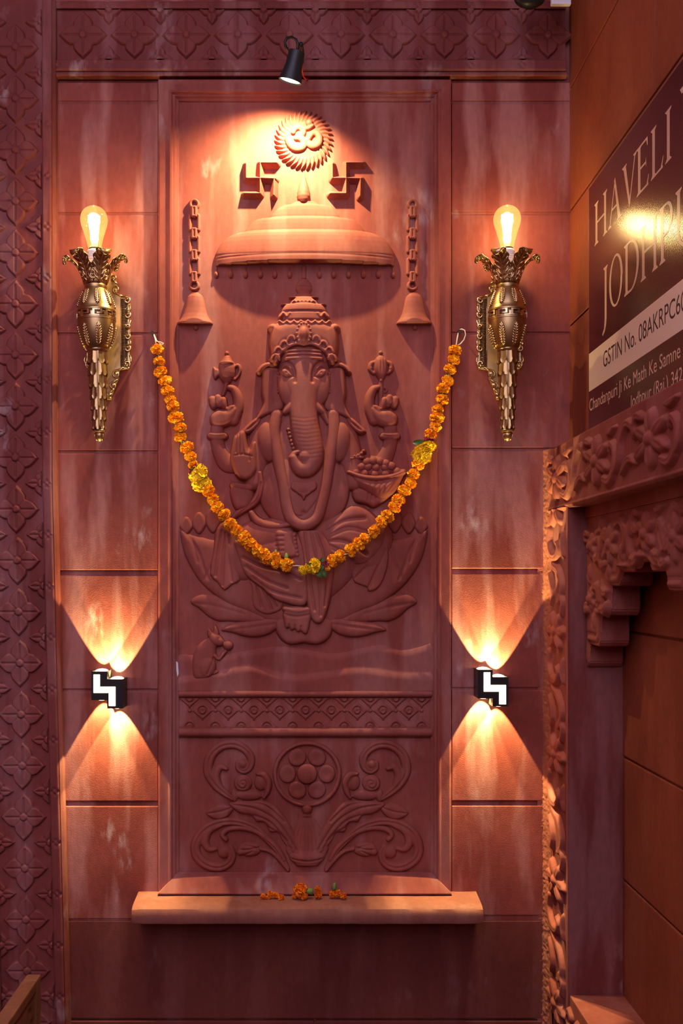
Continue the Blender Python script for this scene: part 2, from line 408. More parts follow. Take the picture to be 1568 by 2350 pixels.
def border(name, x0, y0, x1, y1, h, spots, parent, mat, r=2.5):
    """flat raised fillet with little four-dot punches"""
    c = Carve(x0, y0, x1, y1, r, floor=h)
    e = np.minimum(np.minimum(c.X-x0, x1-c.X), np.minimum(c.Y-y0, y1-c.Y)); c.H = h-np.clip(2.5-e, 0, 2.5)*1.2
    c.H[e < 0.3] = 0.0
    for x, y in spots:
        for dx, dy in cross: c.dent(x+dx, y+dy, 3.0, 3.0, -4.2)
        c.dent(x, y, 3.5, 3.5, 1.5)
    return c
# top frieze
tr = empty('trim_1', W(715, 180), kind='structure'); tag(tr, 'carved sandstone frieze of four-petalled flowers along the top of the wall')
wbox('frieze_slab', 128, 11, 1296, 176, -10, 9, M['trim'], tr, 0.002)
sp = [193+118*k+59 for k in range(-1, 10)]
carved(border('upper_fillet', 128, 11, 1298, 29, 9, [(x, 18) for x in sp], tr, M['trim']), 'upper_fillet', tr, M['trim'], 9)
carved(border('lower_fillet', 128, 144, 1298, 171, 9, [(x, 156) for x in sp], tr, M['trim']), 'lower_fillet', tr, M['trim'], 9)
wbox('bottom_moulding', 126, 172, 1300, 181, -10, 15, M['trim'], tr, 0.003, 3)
fm = lattice_flower(57, 56); fn = lattice_flower(31, 36, 'S'); fs = lattice_flower(31, 36, 'N')
for k in range(10): put_mesh('lattice_flower', fm, 193+118*k, 86.5, 9, M['trim'], tr)
for k in range(-1, 9):
    if k < 0: continue
    put_mesh('half_flower', fn, 252+118*k, 29, 9, M['trim'], tr); put_mesh('half_flower', fs, 252+118*k, 144, 9, M['trim'], tr)
# recess above the frieze and the pale corner at its left end
ab = wbox('trim_2', -60, -420, 24, 12, -160, 6, simple('pale_plaster', (0.42, 0.36, 0.44), 0.8, bump=0.2)); tag(ab, 'pale plaster above the left pilaster', None, None, 'structure')
# left pilaster
tp = empty('trim_3', W(60, 2350), kind='structure'); tag(tp, 'left sandstone pilaster carved with a lattice of four-petalled flowers')
PH = 26.0
def sheared(name, x0, y0, x1, y1, h0, h1, mat, parent, n=12, ev=0.0):
    """upright member that leans a little with the pilaster"""
    bm = bmesh.new(); rings = []
    ys = np.linspace(y0, y1, n)
    sec = [(x0, h0), (x1, h0), (x1, h1-ev), (x1-ev, h1), (x0, h1)]
    for y in ys: rings.append([bm.verts.new(W(x+lean(y), y, h)) for x, h in sec])
    for a, b in zip(rings, rings[1:]):
        for j in range(5): bm.faces.new((a[j], a[(j+1) % 5], b[(j+1) % 5], b[j]))
    bm.faces.new(rings[0]); bm.faces.new(rings[-1][::-1]); bmesh.ops.recalc_face_normals(bm, faces=bm.faces)
    return link(name, bm_mesh(name, bm), mat, parent)
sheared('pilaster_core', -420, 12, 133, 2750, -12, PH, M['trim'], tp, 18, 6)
def leanwall(h0):
    f = onwall(h0)
    return lambda x, y, h: f(x+np.where(y < 1100, 0, 27.0*(y-1100)/1100), y, h)
spots = [(116, 183+116.2*k) for k in range(22)]
for nm, a, b, xs in (('right_fillet', 104, 127, 116), ('left_fillet', -62, -16, -38)):
    c = border(nm, a, 14, b, 2420, 8, [(xs, y) for _, y in spots], tp, M['trim'], 2.5)
    link(nm, c.mesh(nm, leanwall(PH)), M['trim'], tp)
pm = lattice_flower(54, 57); pe = lattice_flower(40, 31, 'W'); pw = lattice_flower(40, 31, 'E')
for k in range(-1, 20):
    y = 183+116.2*k-58
    if y > 30: put_mesh('lattice_flower', pm, 44+lean(y), y, PH, M['trim'], tp)
    y2 = y+58
    if y2 > 40: put_mesh('half_flower', pe, 103+lean(y2), y2, PH, M['trim'], tp); put_mesh('half_flower', pw, -15+lean(y2), y2, PH, M['trim'], tp)
# moulded frame round the carved slabs
tf = empty('trim_4', W(700, 2040), kind='structure'); tag(tf, 'moulded sandstone frame round the carved slabs')
fx0, fy0, fx1, fy1 = 365, 188, 1034, 2044
prof = [(0, -10), (0, 12), (3, 14), (24, 14), (26, 18), (31, 18), (33, 11), (38, 10), (40, 5), (46, 3), (46, -10)]
PB = [(0, -10), (0, 30), (2, 31), (36, 16), (36, 12), (39, 10), (40, 5), (43, 3), (43, -10)]
def bar(name, a, b, na, nb, pf):
    """a,b outer corners; na,nb inward mitre directions"""
    bm = bmesh.new(); A = [bm.verts.new(W(a[0]+na[0]*o, a[1]+na[1]*o, h)) for o, h in pf]; B = [bm.verts.new(W(b[0]+nb[0]*o, b[1]+nb[1]*o, h)) for o, h in pf]
    for i in range(len(pf)-1): bm.faces.new((A[i], A[i+1], B[i+1], B[i]))
    bm.faces.new(A); bm.faces.new(B[::-1]); bmesh.ops.recalc_face_normals(bm, faces=bm.faces)
    bmesh.ops.bevel(bm, geom=[e for e in bm.edges if abs((e.verts[0].co-e.verts[1].co).length) > 0.3], offset=0.0012, segments=2, affect='EDGES')
    return link(name, bm_mesh(name, bm), M['panel'], tf)
bar('frame_bar', (fx0, fy0), (fx1, fy0), (1, 1), (-1, 1), prof)
bar('frame_bar', (fx0, fy1), (fx0, fy0), (1, -0.93), (1, 1), prof)
bar('frame_bar', (fx1, fy0), (fx1, fy1), (-1, 1), (-1, -0.93), prof)
bar('frame_bar', (fx1, fy1), (fx0, fy1), (-1, -1), (1, -1), PB)
for P in ([(405, 1517), (409, 1520), (411, 1545), (408, 1553), (406, 1540)],):
    bm = bmesh.new(); bm.faces.new([bm.verts.new(W(x, y, 6.2)) for x, y in P]); f = list(bm.faces); ex = bmesh.ops.extrude_face_region(bm, geom=f); bmesh.ops.translate(bm, vec=(0, 0.004, 0), verts=[v for v in ex['geom'] if isinstance(v, bmesh.types.BMVert)])
    bmesh.ops.recalc_face_normals(bm, faces=bm.faces); link('plaster_chip', bm_mesh('plaster_chip', bm), M['white'], tf)
# ---------------------------------------------------------------- carved window frame on the right-hand wall
wn = empty('window_1', Vector(((1250-784)/1000, -0.6, 0.2)), kind='structure'); tag(wn, 'carved sandstone window niche with cornice and cusped arch in the side wall')
XF, DJ, XN = 1250.0, 178.0, 1373.0
def foliage(c, cu, cv, a, b, flip=1, vert=False, base=0.0, h=11.0, fl=(1.75, 1.1)):
    """one repeat of flower and scrolls; a,b stretch it along and across the band"""
    def T(P):
        o = []
        for p in P:
            x, y = p[0]*a, p[1]*b*flip
            o.append(((cu+y, cv+x) if vert else (cu+x, cv+y))+tuple(p[2:]))
        return o
    for k in range(6):
        t = k*PI/3+PI/6; px, py = 26*math.cos(t), 28*math.sin(t)
        P = [(px+22*math.cos(s)*math.cos(t)-13*math.sin(s)*math.sin(t), py+22*math.cos(s)*math.sin(t)+13*math.sin(s)*math.cos(t)) for s in np.linspace(0, 2*PI, 12, endpoint=False)]
        c.poly(T([(x*fl[0], y*fl[1]) for x, y in P]), h, 14, base, 'r', 2)
        c.line(T([(px*0.5*fl[0], py*0.5*fl[1]), (px*1.4*fl[0], py*1.4*fl[1])]), 3, -2.5, 0)
    x, y = T([(0, 0)])[0]; c.ell(x, y, 11*(fl[1] if vert else fl[0]), 10*(fl[0] if vert else fl[1]), h*0.5, base+h*0.8)
    for P in ([(48, 42, 10), (80, 50, 11), (108, 30, 12), (112, -4, 11), (92, -22, 9), (80, -8, 6)],
              [(112, 34, 8), (134, 12, 11), (146, -22, 12), (176, -46, 11), (208, -34, 9), (214, -14, 6)],
              [(-42, -44, 9), (-66, -50, 10), (-80, -34, 9), (-70, -20, 6)],
              [(150, 44, 6), (172, 30, 12), (196, 22, 10), (222, 34, 4)],
              [(60, -48, 4), (84, -46, 9), (112, -52, 4)]):
        P = [(p[0], p[1], p[2]*0.9) for p in P]
        c.cap(T(P), h, base, 4); c.line([q[:2] for q in T(P)], 2.4, -3.2, 4)
def carvedR(c, name, Xp, parent, mat=None):
    return link(name, c.mesh(name, onright(Xp), -2.0, -1.0), mat or M['carve'], parent)
# cornice with its carved face, fillet and soffit
rbox('cornice', XF+7, -2, 1036, 1340, 1700, 1178, M['carve'], wn, 0.002)
c = Carve(0, 1036, 1000, 1177, 3.2, 1.8, floor=-0.5)
for u in (98, 398, 698, 998): foliage(c, u, 1106, 1.02, 0.92, 1)
c.line([(0, 1172), (1000, 1172)], 3, 5, 0); c.blur(1); link('cornice_carving', c.mesh('cornice_carving', onright(XF+7), -2.0, -1.0), M['carve'], wn)
rbox('fillet', 1292, DJ+4, 1177, 1345, 1700, 1201, M['carve'], wn, 0.0015)
# upright carved frame, jamb
rbox('jamb', XF+7, -2, 1177, 1400, DJ, 2290, M['trim'], wn, 0.002)
c = Carve(0, 1176, DJ+1, 2290, 3.0, 2.2, floor=-0.5)
for v in (1170, 1443, 1715, 1992, 2262): foliage(c, 92, v, 0.98, 1.2, -1, True, h=12, fl=(1.0, 1.35))
c.line([(DJ-4, 1176), (DJ-4, 2300)], 4, 4, 0); c.blur(1); link('jamb_carving', c.mesh('jamb_carving', onright(XF+7), -2.0, -1.0), M['carve'], wn)
# rough plaster seam between back wall and carved frame
c = Carve(0, 1034, 36, 2350, 2.4, 2.4, floor=0)
c.H = (5+RNG.normal(0, 1.5, c.H.shape)+7*np.clip(1-c.X/16, 0, 1))*np.clip((34-c.X)/14, 0, 1)-0.5; c.blur(1)
link('plaster_seam', c.mesh('plaster_seam', onright(XF+8), -9, -8), M['plaster'], wn)
c = Carve(1234, 1034, 1262, 2350, 2.4, 2.4, floor=0); c.H = -1+RNG.normal(0, 1.2, c.H.shape)*np.clip((c.X-1234)/10, 0, 1)+11*np.clip((c.X-1244)/16, 0, 1)**1.5; c.blur(1)
carved(c, 'plaster_fillet', wn, M['plaster'], 0.0, -2, -9)
# niche back with its courses, sill, carved band below
nr = [900, 1175, 1439.5, 1705, 1965, 2225]
for a, b in zip(nr, nr[1:]):
    rbox('niche_block', XN, DJ-4, a+2.5, 1430, 1700, b-2.5, M['right'], wn, 0.0025)
rbox('niche_core', XN+6, DJ-4, 900, 1435, 1700, 2240, M['right'], wn, 0)
rbox('sill', XF+10, DJ, 2209, 1400, 1700, 2290, M['carve'], wn, 0.003)
rbox('lower_band', XF+12, -2, 2288, 1400, 1700, 2560, M['carve'], wn, 0)
c = Carve(DJ, 2212, 700, 2420, 4, 2.4, floor=-0.5)
for u in (250, 520): foliage(c, u, 2300, 0.95, 1.2, 1)
link('band_carving', c.mesh('band_carving', onright(XF+11), -2.0, -1.0), M['carve'], wn)
# cusped arch: stepped bracket stones, carved on the face
STEPS = [(180, 196, 1196, 1514, 1369), (196, 279, 1196, 1466, 1355), (279, 345, 1196, 1401, 1355), (345, 412, 1196, 1343, 1357), (412, 499, 1196, 1317, 1350), (499, 570, 1196, 1300, 1345),
         (570, 650, 1196, 1317, 1345), (650, 730, 1196, 1350, 1350), (730, 800, 1196, 1404, 1355), (800, 880, 1196, 1468, 1355), (880, 960, 1196, 1514, 1369)]
for d0, d1, r0, r1, xr in STEPS:
    bm = bmesh.new(); pts = [(d0, r0), (d1, r0), (d1, r1-10), (d1-9, r1), (d0, r1)]
    if d0 >= 570: pts = [(d0, r0), (d1, r0), (d1, r1), (d0+9, r1), (d0, r1-10)]
    A = [bm.verts.new(Vector(((1296-784)/1000, -d/1000, (2350-r)/1000+0.4))) for d, r in pts]; B = [bm.verts.new(Vector(((xr-784)/1000, -d/1000, (2350-r)/1000+0.4))) for d, r in pts]
    for i in range(5): bm.faces.new((A[i], A[(i+1) % 5], B[(i+1) % 5], B[i]))
    bm.faces.new(A[::-1]); bm.faces.new(B); bmesh.ops.recalc_face_normals(bm, faces=bm.faces)
    bmesh.ops.bevel(bm, geom=list(bm.edges), offset=0.0022, segments=2, affect='EDGES')
    link('arch_step', bm_mesh('arch_step', bm), M['carve'], wn)
c = Carve(182, 1196, 800, 1516, 3.2, 2.0)
P = [(184, 1197), (184, 1512), (190, 1511), (203, 1462), (266, 1462), (274, 1455), (286, 1398), (333, 1398), (341, 1390), (352, 1340), (400, 1340), (408, 1333), (420, 1314), (486, 1314), (495, 1306), (506, 1297), (560, 1297), (600, 1314), (645, 1316), (660, 1348), (725, 1348), (740, 1400), (795, 1402), (795, 1197)]
c.poly(P, 3, 5, 0, 'f', 0)
for u, v, s, f in ((232, 1262, 0.55, 1), (360, 1262, 0.8, -1), (560, 1252, 0.8, 1), (230, 1370, 0.5, -1), (700, 1262, 0.85, -1)): foliage(c, u, v, s, s*1.05, f, base=3, h=10, fl=(1.3, 1.0))
inner = P[1:-1]
for off, amt in ((9, 3.0), (18, -3.0)): c.line([(x-off*0.6, y-off) for x, y in inner], 4, amt, 0)
for x, y, rx, ry in ((215, 1320, 14, 22), (245, 1420, 12, 22), (300, 1350, 16, 20), (345, 1320, 14, 18), (430, 1290, 22, 20), (480, 1232, 20, 24), (640, 1262, 24, 24), (300, 1222, 18, 18)):
    c.ell(x, y, rx, ry, 8, 3); c.line([(x-rx*0.6, y-ry*0.6), (x+rx*0.5, y+ry*0.6)], 3, -4, 0)
c.blur(1); carvedR(c, 'arch_carving', 1297, wn)
# ================================================================= THE CARVED SLABS
CX = 697.5
panel = empty('figure_relief', W(700, 1580), 'tall red sandstone slab carved with a seated elephant-headed figure under an umbrella', 'carving')
wbox('slab', 408, 234, 994, 1584, -12, 0, M['panel'], panel, 0.001)
# sun disc with the sacred syllable
c = Carve(620, 245, 775, 400, 1.2); sx, sy = 697.5, 323
for k in range(34):
    t = 2*PI*k/34
    def sp_(r, o): return (sx+r*math.cos(t+o), sy+r*math.sin(t+o))
    P = [sp_(40, -0.12), sp_(52, -0.06), sp_(61, 0.04), sp_(70, 0.2), sp_(60, 0.18), sp_(50, 0.12), sp_(40, 0.07)]
    c.poly(P, 9, 5, 0, 'r', 2)
c.ell(sx, sy, 47, 47, 5, 3.5, p=0.35); c.blur(1)
sun = carved(c, 'sun_disc', panel)
c = Carve(650, 275, 745, 368, 1.0)
b = 8.5
for P in ([(673, 308, 5), (676, 300, 6), (686, 295, 6.5), (694, 300, 6.5), (696, 309, 6), (690, 317, 6), (681, 321, 6)],
          [(684, 320, 6), (694, 324, 7), (698, 333, 7.5), (692, 342, 8), (678, 343, 8), (667, 335, 7.5), (661, 322, 6.5), (661, 314, 4.5)],
          [(697, 330, 5), (705, 326, 6), (712, 316, 6), (719, 310, 6), (729, 312, 6.5), (733, 322, 7), (730, 334, 7.5), (718, 338, 8), (709, 334, 7)],
          [(697, 298, 3), (701, 300, 4), (709, 298, 4.5), (718, 293, 3.5)]):
    c.cap([(x, y, r*1.2) for x, y, r in P], 7, b, 5)
c.ell(710, 286, 8.5, 8.5, 9, b)
carved(c, 'sacred_syllable', sun)
def fylfot(name, hx, strokes):
    c = Carve(hx-55, 365, hx+55, 470, 1.1)
    for P in strokes:
        c.cap([(x, y, 9.5) for x, y in P], 17, 0, 0, 't')
    carved(c, name, panel)
fylfot('swastika', 598, [[(566, 381), (566, 414)], [(566, 414), (632, 415)], [(630, 415), (629, 453)], [(598, 378), (598, 449)], [(598, 379), (636, 379)], [(562, 449), (598, 449)]])
fylfot('swastika', 795, [[(763, 381), (763, 414)], [(763, 414), (829, 415)], [(827, 415), (826, 455)], [(794, 379), (794, 449)], [(794, 379), (833, 379)], [(758, 449), (794, 449)]])
# flame, umbrella with tassels
c = Carve(675, 385, 720, 475, 1.1)
c.lathe(697, [(388, 0.3), (400, 2.5), (415, 7), (430, 11.5), (442, 14.5), (452, 15.5), (460, 14), (467, 11), (468, 9)], 1.0); carved(c, 'flame_finial', panel)
um_c = [(464, 22), (467, 30), (470, 31), (472, 48), (476, 58), (484, 68), (496, 78), (501, 80), (502.5, 92), (504, 108), (509, 118), (518, 127), (530, 136), (534, 138), (536, 152), (541, 168), (548, 180), (558, 190), (570, 198), (580, 203), (586, 205), (590, 203), (592, 206), (600, 206), (606, 205), (616, 204)]
c = Carve(485, 460, 915, 624, 1.5)
y = c.Y; w = np.interp(y, [p[0] for p in um_c], [p[1] for p in um_c]); dx = np.abs(c.X-700)/w
yb = 606+6*np.clip((c.X-700)/205, -1, 1)**2           # the rim rises a little to both ends
v = np.where(dx < 1, 2+(5+26*(w/205)**1.4)*np.sqrt(np.clip(1-dx*dx, 0, 1)), -(dx-1)*w*4)
v = np.where((y > yb) | (y < 464), -6, v); c.H = v
c.line([(700+x, 592+5*(x/205)**2) for x in range(-204, 205, 12)], 2.0, -0.9, 0)
umb = carved(c, 'umbrella', panel)
me = Carve(-8, -16, 8, 14, 1.0); me.ell(0, 2, 6, 9, 8, 0); me.cap([(0, -14, 2), (0, -6, 2.4)], 4); tm = me.mesh('tassel', lambda x, y, h: np.stack([x/1000, -h/1000, -y/1000], 1))
for x in (497, 530, 564, 598, 631, 665, 733, 766, 800, 834, 868, 902):
    o = link('tassel', tm, M['carve'], umb); o.location = W(x, 629, 0)
c = Carve(688, 606, 708, 642, 1.1); c.lathe(697.5, [(607, 4), (612, 5), (615, 7), (620, 6), (638, 5.5), (641, 7)], 0.9); carved(c, 'umbrella_pole', umb)
# chains and bells
def ring_link(w, h, r, rr=0.5):
    c = Carve(-w-r-3, -h-r-3, w+r+3, h+r+3, 1.0); q = min(w, h)
    P = [(max(-1, min(1, 1.45*math.cos(t)))*w, max(-1, min(1, 1.45*math.sin(t)))*h) for t in np.linspace(0, 2*PI, 29)] if rr else [(w*math.cos(t), h*math.sin(t)) for t in np.linspace(0, 2*PI, 25)]
    c.cap([(x, y, r) for x, y in P], 8.5, 0, 0); return c.mesh('link', lambda x, y, h_: np.stack([x/1000, -h_/1000, -y/1000], 1))
lk_ring, lk_long, lk_small = ring_link(9, 9, 4.2, 0), ring_link(10, 17, 4.4), ring_link(3.6, 10, 4.2)
for cx in (446.5, 946.5):
    ch = empty('chain', W(cx, 670), parent=panel); ch.matrix_parent_inverse = Matrix.Translation(-wloc(panel))
    for me, yy in ((lk_ring, 470), (lk_small, 488), (lk_long, 512), (lk_small, 538), (lk_long, 562), (lk_small, 588), (lk_long, 613), (lk_small, 638), (lk_ring, 657)):
        o = link('link', me, M['carve'], ch); o.location = W(cx, yy, 0 if me is not lk_small else 3)
    bx = cx+1.5 if cx < 700 else cx+4
    c = Carve(bx-45, 665, bx+45, 762, 1.2)
    c.lathe(bx, [(671, 6), (676, 13), (682, 18), (692, 21), (708, 24), (722, 28), (732, 33), (738, 38), (742, 41), (746, 40)], 0.62, 0, 22)
    bl = carved(c, 'bell', panel)
    c = Carve(bx-12, 740, bx+12, 766, 1.2); c.ell(bx+2, 752, 6, 7, 7); carved(c, 'clapper', bl)
# hills along the foot
c = Carve(410, 1466, 992, 1584, 2.2, floor=-3)
def hill(P, h, base=0):
    Q = crom(P, 8); yy = np.interp(c.x, Q[:, 0], Q[:, 1]); d = c.Y-yy[None, :]
    c.H = np.maximum(c.H, np.where(d > 0, base+h*np.sin(np.clip(d/16, 0, 1)*PI/2)*np.exp(-np.clip(d-16, 0, None)/80), base-4+0*d-3))
hill([(405, 1500), (460, 1502), (520, 1500), (600, 1486), (666, 1483), (768, 1498), (866, 1479), (923, 1490), (960, 1484), (996, 1472)], 5)
hill([(405, 1556), (515, 1535), (572, 1525), (633, 1540), (690, 1548), (768, 1537), (829, 1530), (910, 1541), (996, 1545)], 6, 3)
c.blur(1); carved(c, 'hill', panel, M['panel'])
# mouse with its sweet
c = Carve(408, 1428, 545, 1575, 1.2)
c.poly([(481, 1460), (500, 1455), (512, 1464), (517, 1474), (506, 1479), (498, 1488), (497, 1505), (495, 1520), (490, 1535), (484, 1556), (455, 1560), (444, 1552), (441, 1525), (444, 1500), (456, 1478)], 13, 16, 0, 'r', 4)
c.poly([(478, 1462), (476, 1446), (482, 1442), (488, 1450), (490, 1460)], 13, 4, 0, 'r', 3); c.poly([(490, 1458), (491, 1440), (495, 1434), (502, 1446), (503, 1458)], 12, 4, 0, 'r', 3)
c.ell(497, 1468, 18, 12, 9, 8, 0.6)
c.cap([(494, 1505, 4.5), (503, 1512, 4), (512, 1502, 4), (518, 1495, 3.5)], 5, 6); c.ell(524, 1481, 12, 12, 13, 1)
c.ell(476, 1530, 20, 24, 8, 9, 0.3); c.cap([(462, 1560, 5), (485, 1560, 6), (500, 1553, 5), (512, 1553, 4)], 5, 2)
c.cap([(416, 1566, 3), (436, 1569, 5), (455, 1564, 5), (470, 1560, 4)], 5, 1); c.cap([(490, 1545, 4), (499, 1541, 4)], 4, 6)
c.dent(505, 1464, 2.4, 2, -3); c.line([(492, 1508), (487, 1524), (478, 1545)], 2, -3)
c.blur(1); carved(c, 'mouse', panel)
# lotus seat
lotus = empty('lotus_seat', W(CX, 1478), parent=panel); lotus.matrix_parent_inverse = Matrix.Translation(-wloc(panel))
def petal_piece(pts, h, w, base, lines=(), name='petal', r=1.8, p='r', sm=4, tilt=None):
    Q = np.asarray([q[:2] for q in pts]); c = Carve(Q[:, 0].min()-8, Q[:, 1].min()-8, Q[:, 0].max()+8, Q[:, 1].max()+8, r)
    c.poly(pts, h, w, base, p, sm, tilt=tilt)
    for L, ww, am in lines: c.line(L, ww, am)
    c.blur(1); return carved(c, name, lotus)
bowl = [(414, 1216), (440, 1226), (500, 1240), (600, 1250), (697, 1252), (795, 1250), (895, 1240), (955, 1226), (981, 1216), (975, 1262), (960, 1300), (938, 1332), (910, 1360), (872, 1386), (825, 1408), (760, 1436), (697, 1442), (635, 1436), (572, 1408), (524, 1386), (486, 1360), (457, 1332), (436, 1298), (421, 1264)]
ln = []
for s_ in (0, 1):
    for L in ([(430, 1226), (455, 1262), (468, 1300), (480, 1330)], [(440, 1228), (449, 1265), (455, 1290)], [(500, 1244), (490, 1290), (470, 1330)]):
        ln.append((mir(L, CX) if s_ else L, 2.6, -2.2))
petal_piece(bowl, 10, 22, 1.0, ln, 'lotus_bowl', 2.0)
for s_ in (0, 1):
    f = (lambda P: mir(P, CX)) if s_ else (lambda P: P)
    for x, y, w, hh in ((428, 1186, 15, 42), (457, 1175, 16, 52), (489, 1165, 17, 60)):
        petal_piece(f([(x-w, y+hh*0.62), (x-w*0.9, y+16), (x-w*0.4, y+3), (x, y), (x+w*0.4, y+3), (x+w*0.9, y+16), (x+w, y+hh*0.62), (x, y+hh)]), 6, 5, 0.5, name='back_petal')
    petal_piece(f([(438, 1384), (446, 1369), (465, 1362), (495, 1366), (530, 1384), (580, 1400), (625, 1424), (590, 1432), (530, 1426), (503, 1426), (480, 1416), (457, 1396)]), 8, 14, 1.5, [(f([(446, 1384), (490, 1390), (560, 1408)]), 3, -1.6)], 'side_petal')
    petal_piece(f([(508, 1446), (530, 1432), (570, 1424), (640, 1416), (668, 1430), (660, 1446), (637, 1444), (616, 1456), (590, 1462), (560, 1460), (535, 1452)]), 8, 14, 3.5, [(f([(518, 1446), (570, 1440), (640, 1430)]), 3, -1.6)], 'lower_petal')
petal_piece([(637, 1420), (697, 1410), (758, 1420), (762, 1446), (754, 1464), (735, 1477), (715, 1478), (697, 1475), (680, 1478), (660, 1477), (645, 1466), (634, 1446)], 10, 12, 5.5, (), 'front_petal')
# --------------------------------------------------------------- the seated figure: one continuous body
fig = empty('seated_figure', W(CX, 1455), parent=panel); fig.matrix_parent_inverse = Matrix.Translation(-wloc(panel))
c = Carve(470, 790, 925, 1462, 1.3)
def both(fn, P, *a, **k):
    fn(P, *a, **k); fn(mir(P, CX), *a, **k)
# upper arms and shoulders
both(c.cap, [(640, 962, 24, 3), (612, 985, 30, 3), (596, 1030, 29, 3), (586, 1075, 24, 4), (582, 1110, 18, 6)], 15)
# raised rear arms: forearm, bangle, hand with curled fingers and the long first finger
both(c.cap, [(560, 1062, 20, 0), (524, 1066, 20, 0), (506, 1040, 17, 1), (499, 1012, 16, 2), (499, 985, 15, 3)], 9)
both(c.poly, [(483, 955), (482, 970), (490, 981), (508, 984), (528, 977), (543, 960), (549, 938), (538, 932), (524, 941), (508, 940), (494, 944)], 14, 15, 2, 'r', 4)
both(c.cap, [(536, 965, 13, 3), (546, 940, 12, 4), (546, 915, 11, 5), (538, 896, 9, 5), (528, 891, 7, 5)], 9)
both(c.cap, [(524, 946, 8, 8), (531, 938, 6.5, 8), (536, 935, 4, 8)], 6)
for i, (x, y) in enumerate(((487, 918), (500, 914), (512, 920))):
    both(c.cap, [(x+1, y, 8.2, 6), (x+2, y+9, 7.8, 6), (x+4, y+18, 6.5, 3)], 9)
both(c.line, [(484, 943), (500, 940), (520, 944)], 2.5, -4); both(c.cap, [(484, 1002, 8), (499, 1004, 9), (516, 1002, 8)], 7, 6); both(c.line, [(482, 996), (499, 999), (517, 996)], 1.8, 2.5)
# chest and belly
c.ell(CX, 1125, 104, 94, 20, 5, 0, 0.42); c.ell(CX, 1020, 90, 92, 15, 5, 0, 0.45)

c.ell(615, 1016, 23, 46, 13, 14, -0.12); c.ell(780, 1016, 23, 46, 13, 14, 0.12)
c.line([(655, 1170), (697, 1185), (745, 1125)], 2.2, -2.5); c.dent(697, 1178, 5, 5, -4)
# palm raised in blessing
c.poly([(541, 1086), (533, 1060), (532, 1045), (538, 1008), (545, 1000), (556, 991), (563, 993), (566, 1010), (572, 1036), (580, 1020), (585, 1017), (588, 1022), (590, 1055), (590, 1082), (580, 1098), (566, 1104), (552, 1100)], 11, 9, 16, 'r', 3)
for L in ([(545, 1003), (543, 1042)], [(551, 998), (551, 1044)], [(558, 994), (560, 1044)]): c.line(L, 1.5, -3.5)
c.line([(540, 1048), (560, 1046), (580, 1050)], 1.6, -2.2); c.line([(572, 1038), (574, 1060)], 1.6, -2.5)
c.ell(555, 1076, 14, 17, 4, 23)
c.poly([(530, 1120), (552, 1112), (578, 1120), (584, 1145), (572, 1166), (545, 1172), (532, 1150)], 13, 14, 6, 'r', 4)
c.cap([(536, 1114, 6), (556, 1118, 7), (576, 1122, 6)], 6, 15); c.line([(534, 1110), (556, 1114), (577, 1118)], 1.6, 2)
# hand under the bowl
c.poly([(808, 1132), (818, 1122), (845, 1120), (880, 1128), (895, 1140), (872, 1158), (856, 1166), (838, 1158), (816, 1152)], 12, 11, 6, 'r', 4)
for k in range(4): c.line([(846+9*k, 1118), (843+9*k, 1150-2*k)], 1.6, -3)
# legs
c.cap([(640, 1225, 34, 4), (590, 1238, 44, 4), (552, 1262, 40, 3), (560, 1300, 36, 3)], 18)
c.cap([(750, 1225, 34, 4), (810, 1222, 48, 4), (858, 1236, 44, 3), (850, 1280, 36, 2)], 18)
c.poly([(545, 1285), (556, 1310), (574, 1332), (603, 1348), (640, 1378), (698, 1388), (750, 1380), (800, 1340), (830, 1290), (800, 1240), (700, 1225), (600, 1230), (556, 1255)], 19, 34, 3, 'r', 4)
# front foot with toes, crossed foot
c.poly([(652, 1396), (652, 1428), (656, 1442), (664, 1441), (668, 1447), (677, 1445), (682, 1451), (691, 1449), (697, 1454), (706, 1453), (712, 1432), (715, 1402), (690, 1390)], 10, 8, 14, 'r', 2)
for x, y0, y1 in ((664, 1432, 1444), (677, 1434, 1448), (691, 1436, 1452)): c.line([(x, y0), (x, y1)], 1.5, -3.5)
c.cap([(655, 1397, 6), (684, 1402, 7), (712, 1397, 6)], 6, 19); c.line([(653, 1408), (665, 1412), (685, 1414), (712, 1409)], 1.6, -2.5)
c.poly([(634, 1222), (650, 1218), (672, 1221), (676, 1245), (682, 1275), (662, 1282), (644, 1280), (639, 1262)], 9, 8, 20, 'r', 3)
for k in range(4): c.line([(634, 1232+11*k), (651, 1231+11*k)], 1.5, -3.4)
for k in range(6): c.ell(676+1.4*k, 1229+9*k, 3.6, 4.2, 3, 24)
# head: face, cheeks, brow, eyes, trunk, tusks
c.poly([(642, 838), (650, 808), (672, 796), (697, 792), (723, 796), (745, 808), (753, 838), (758, 868), (753, 898), (738, 922), (730, 945), (697, 952), (665, 945), (657, 922), (642, 898), (637, 868)], 19, 30, 13, 'r', 4)

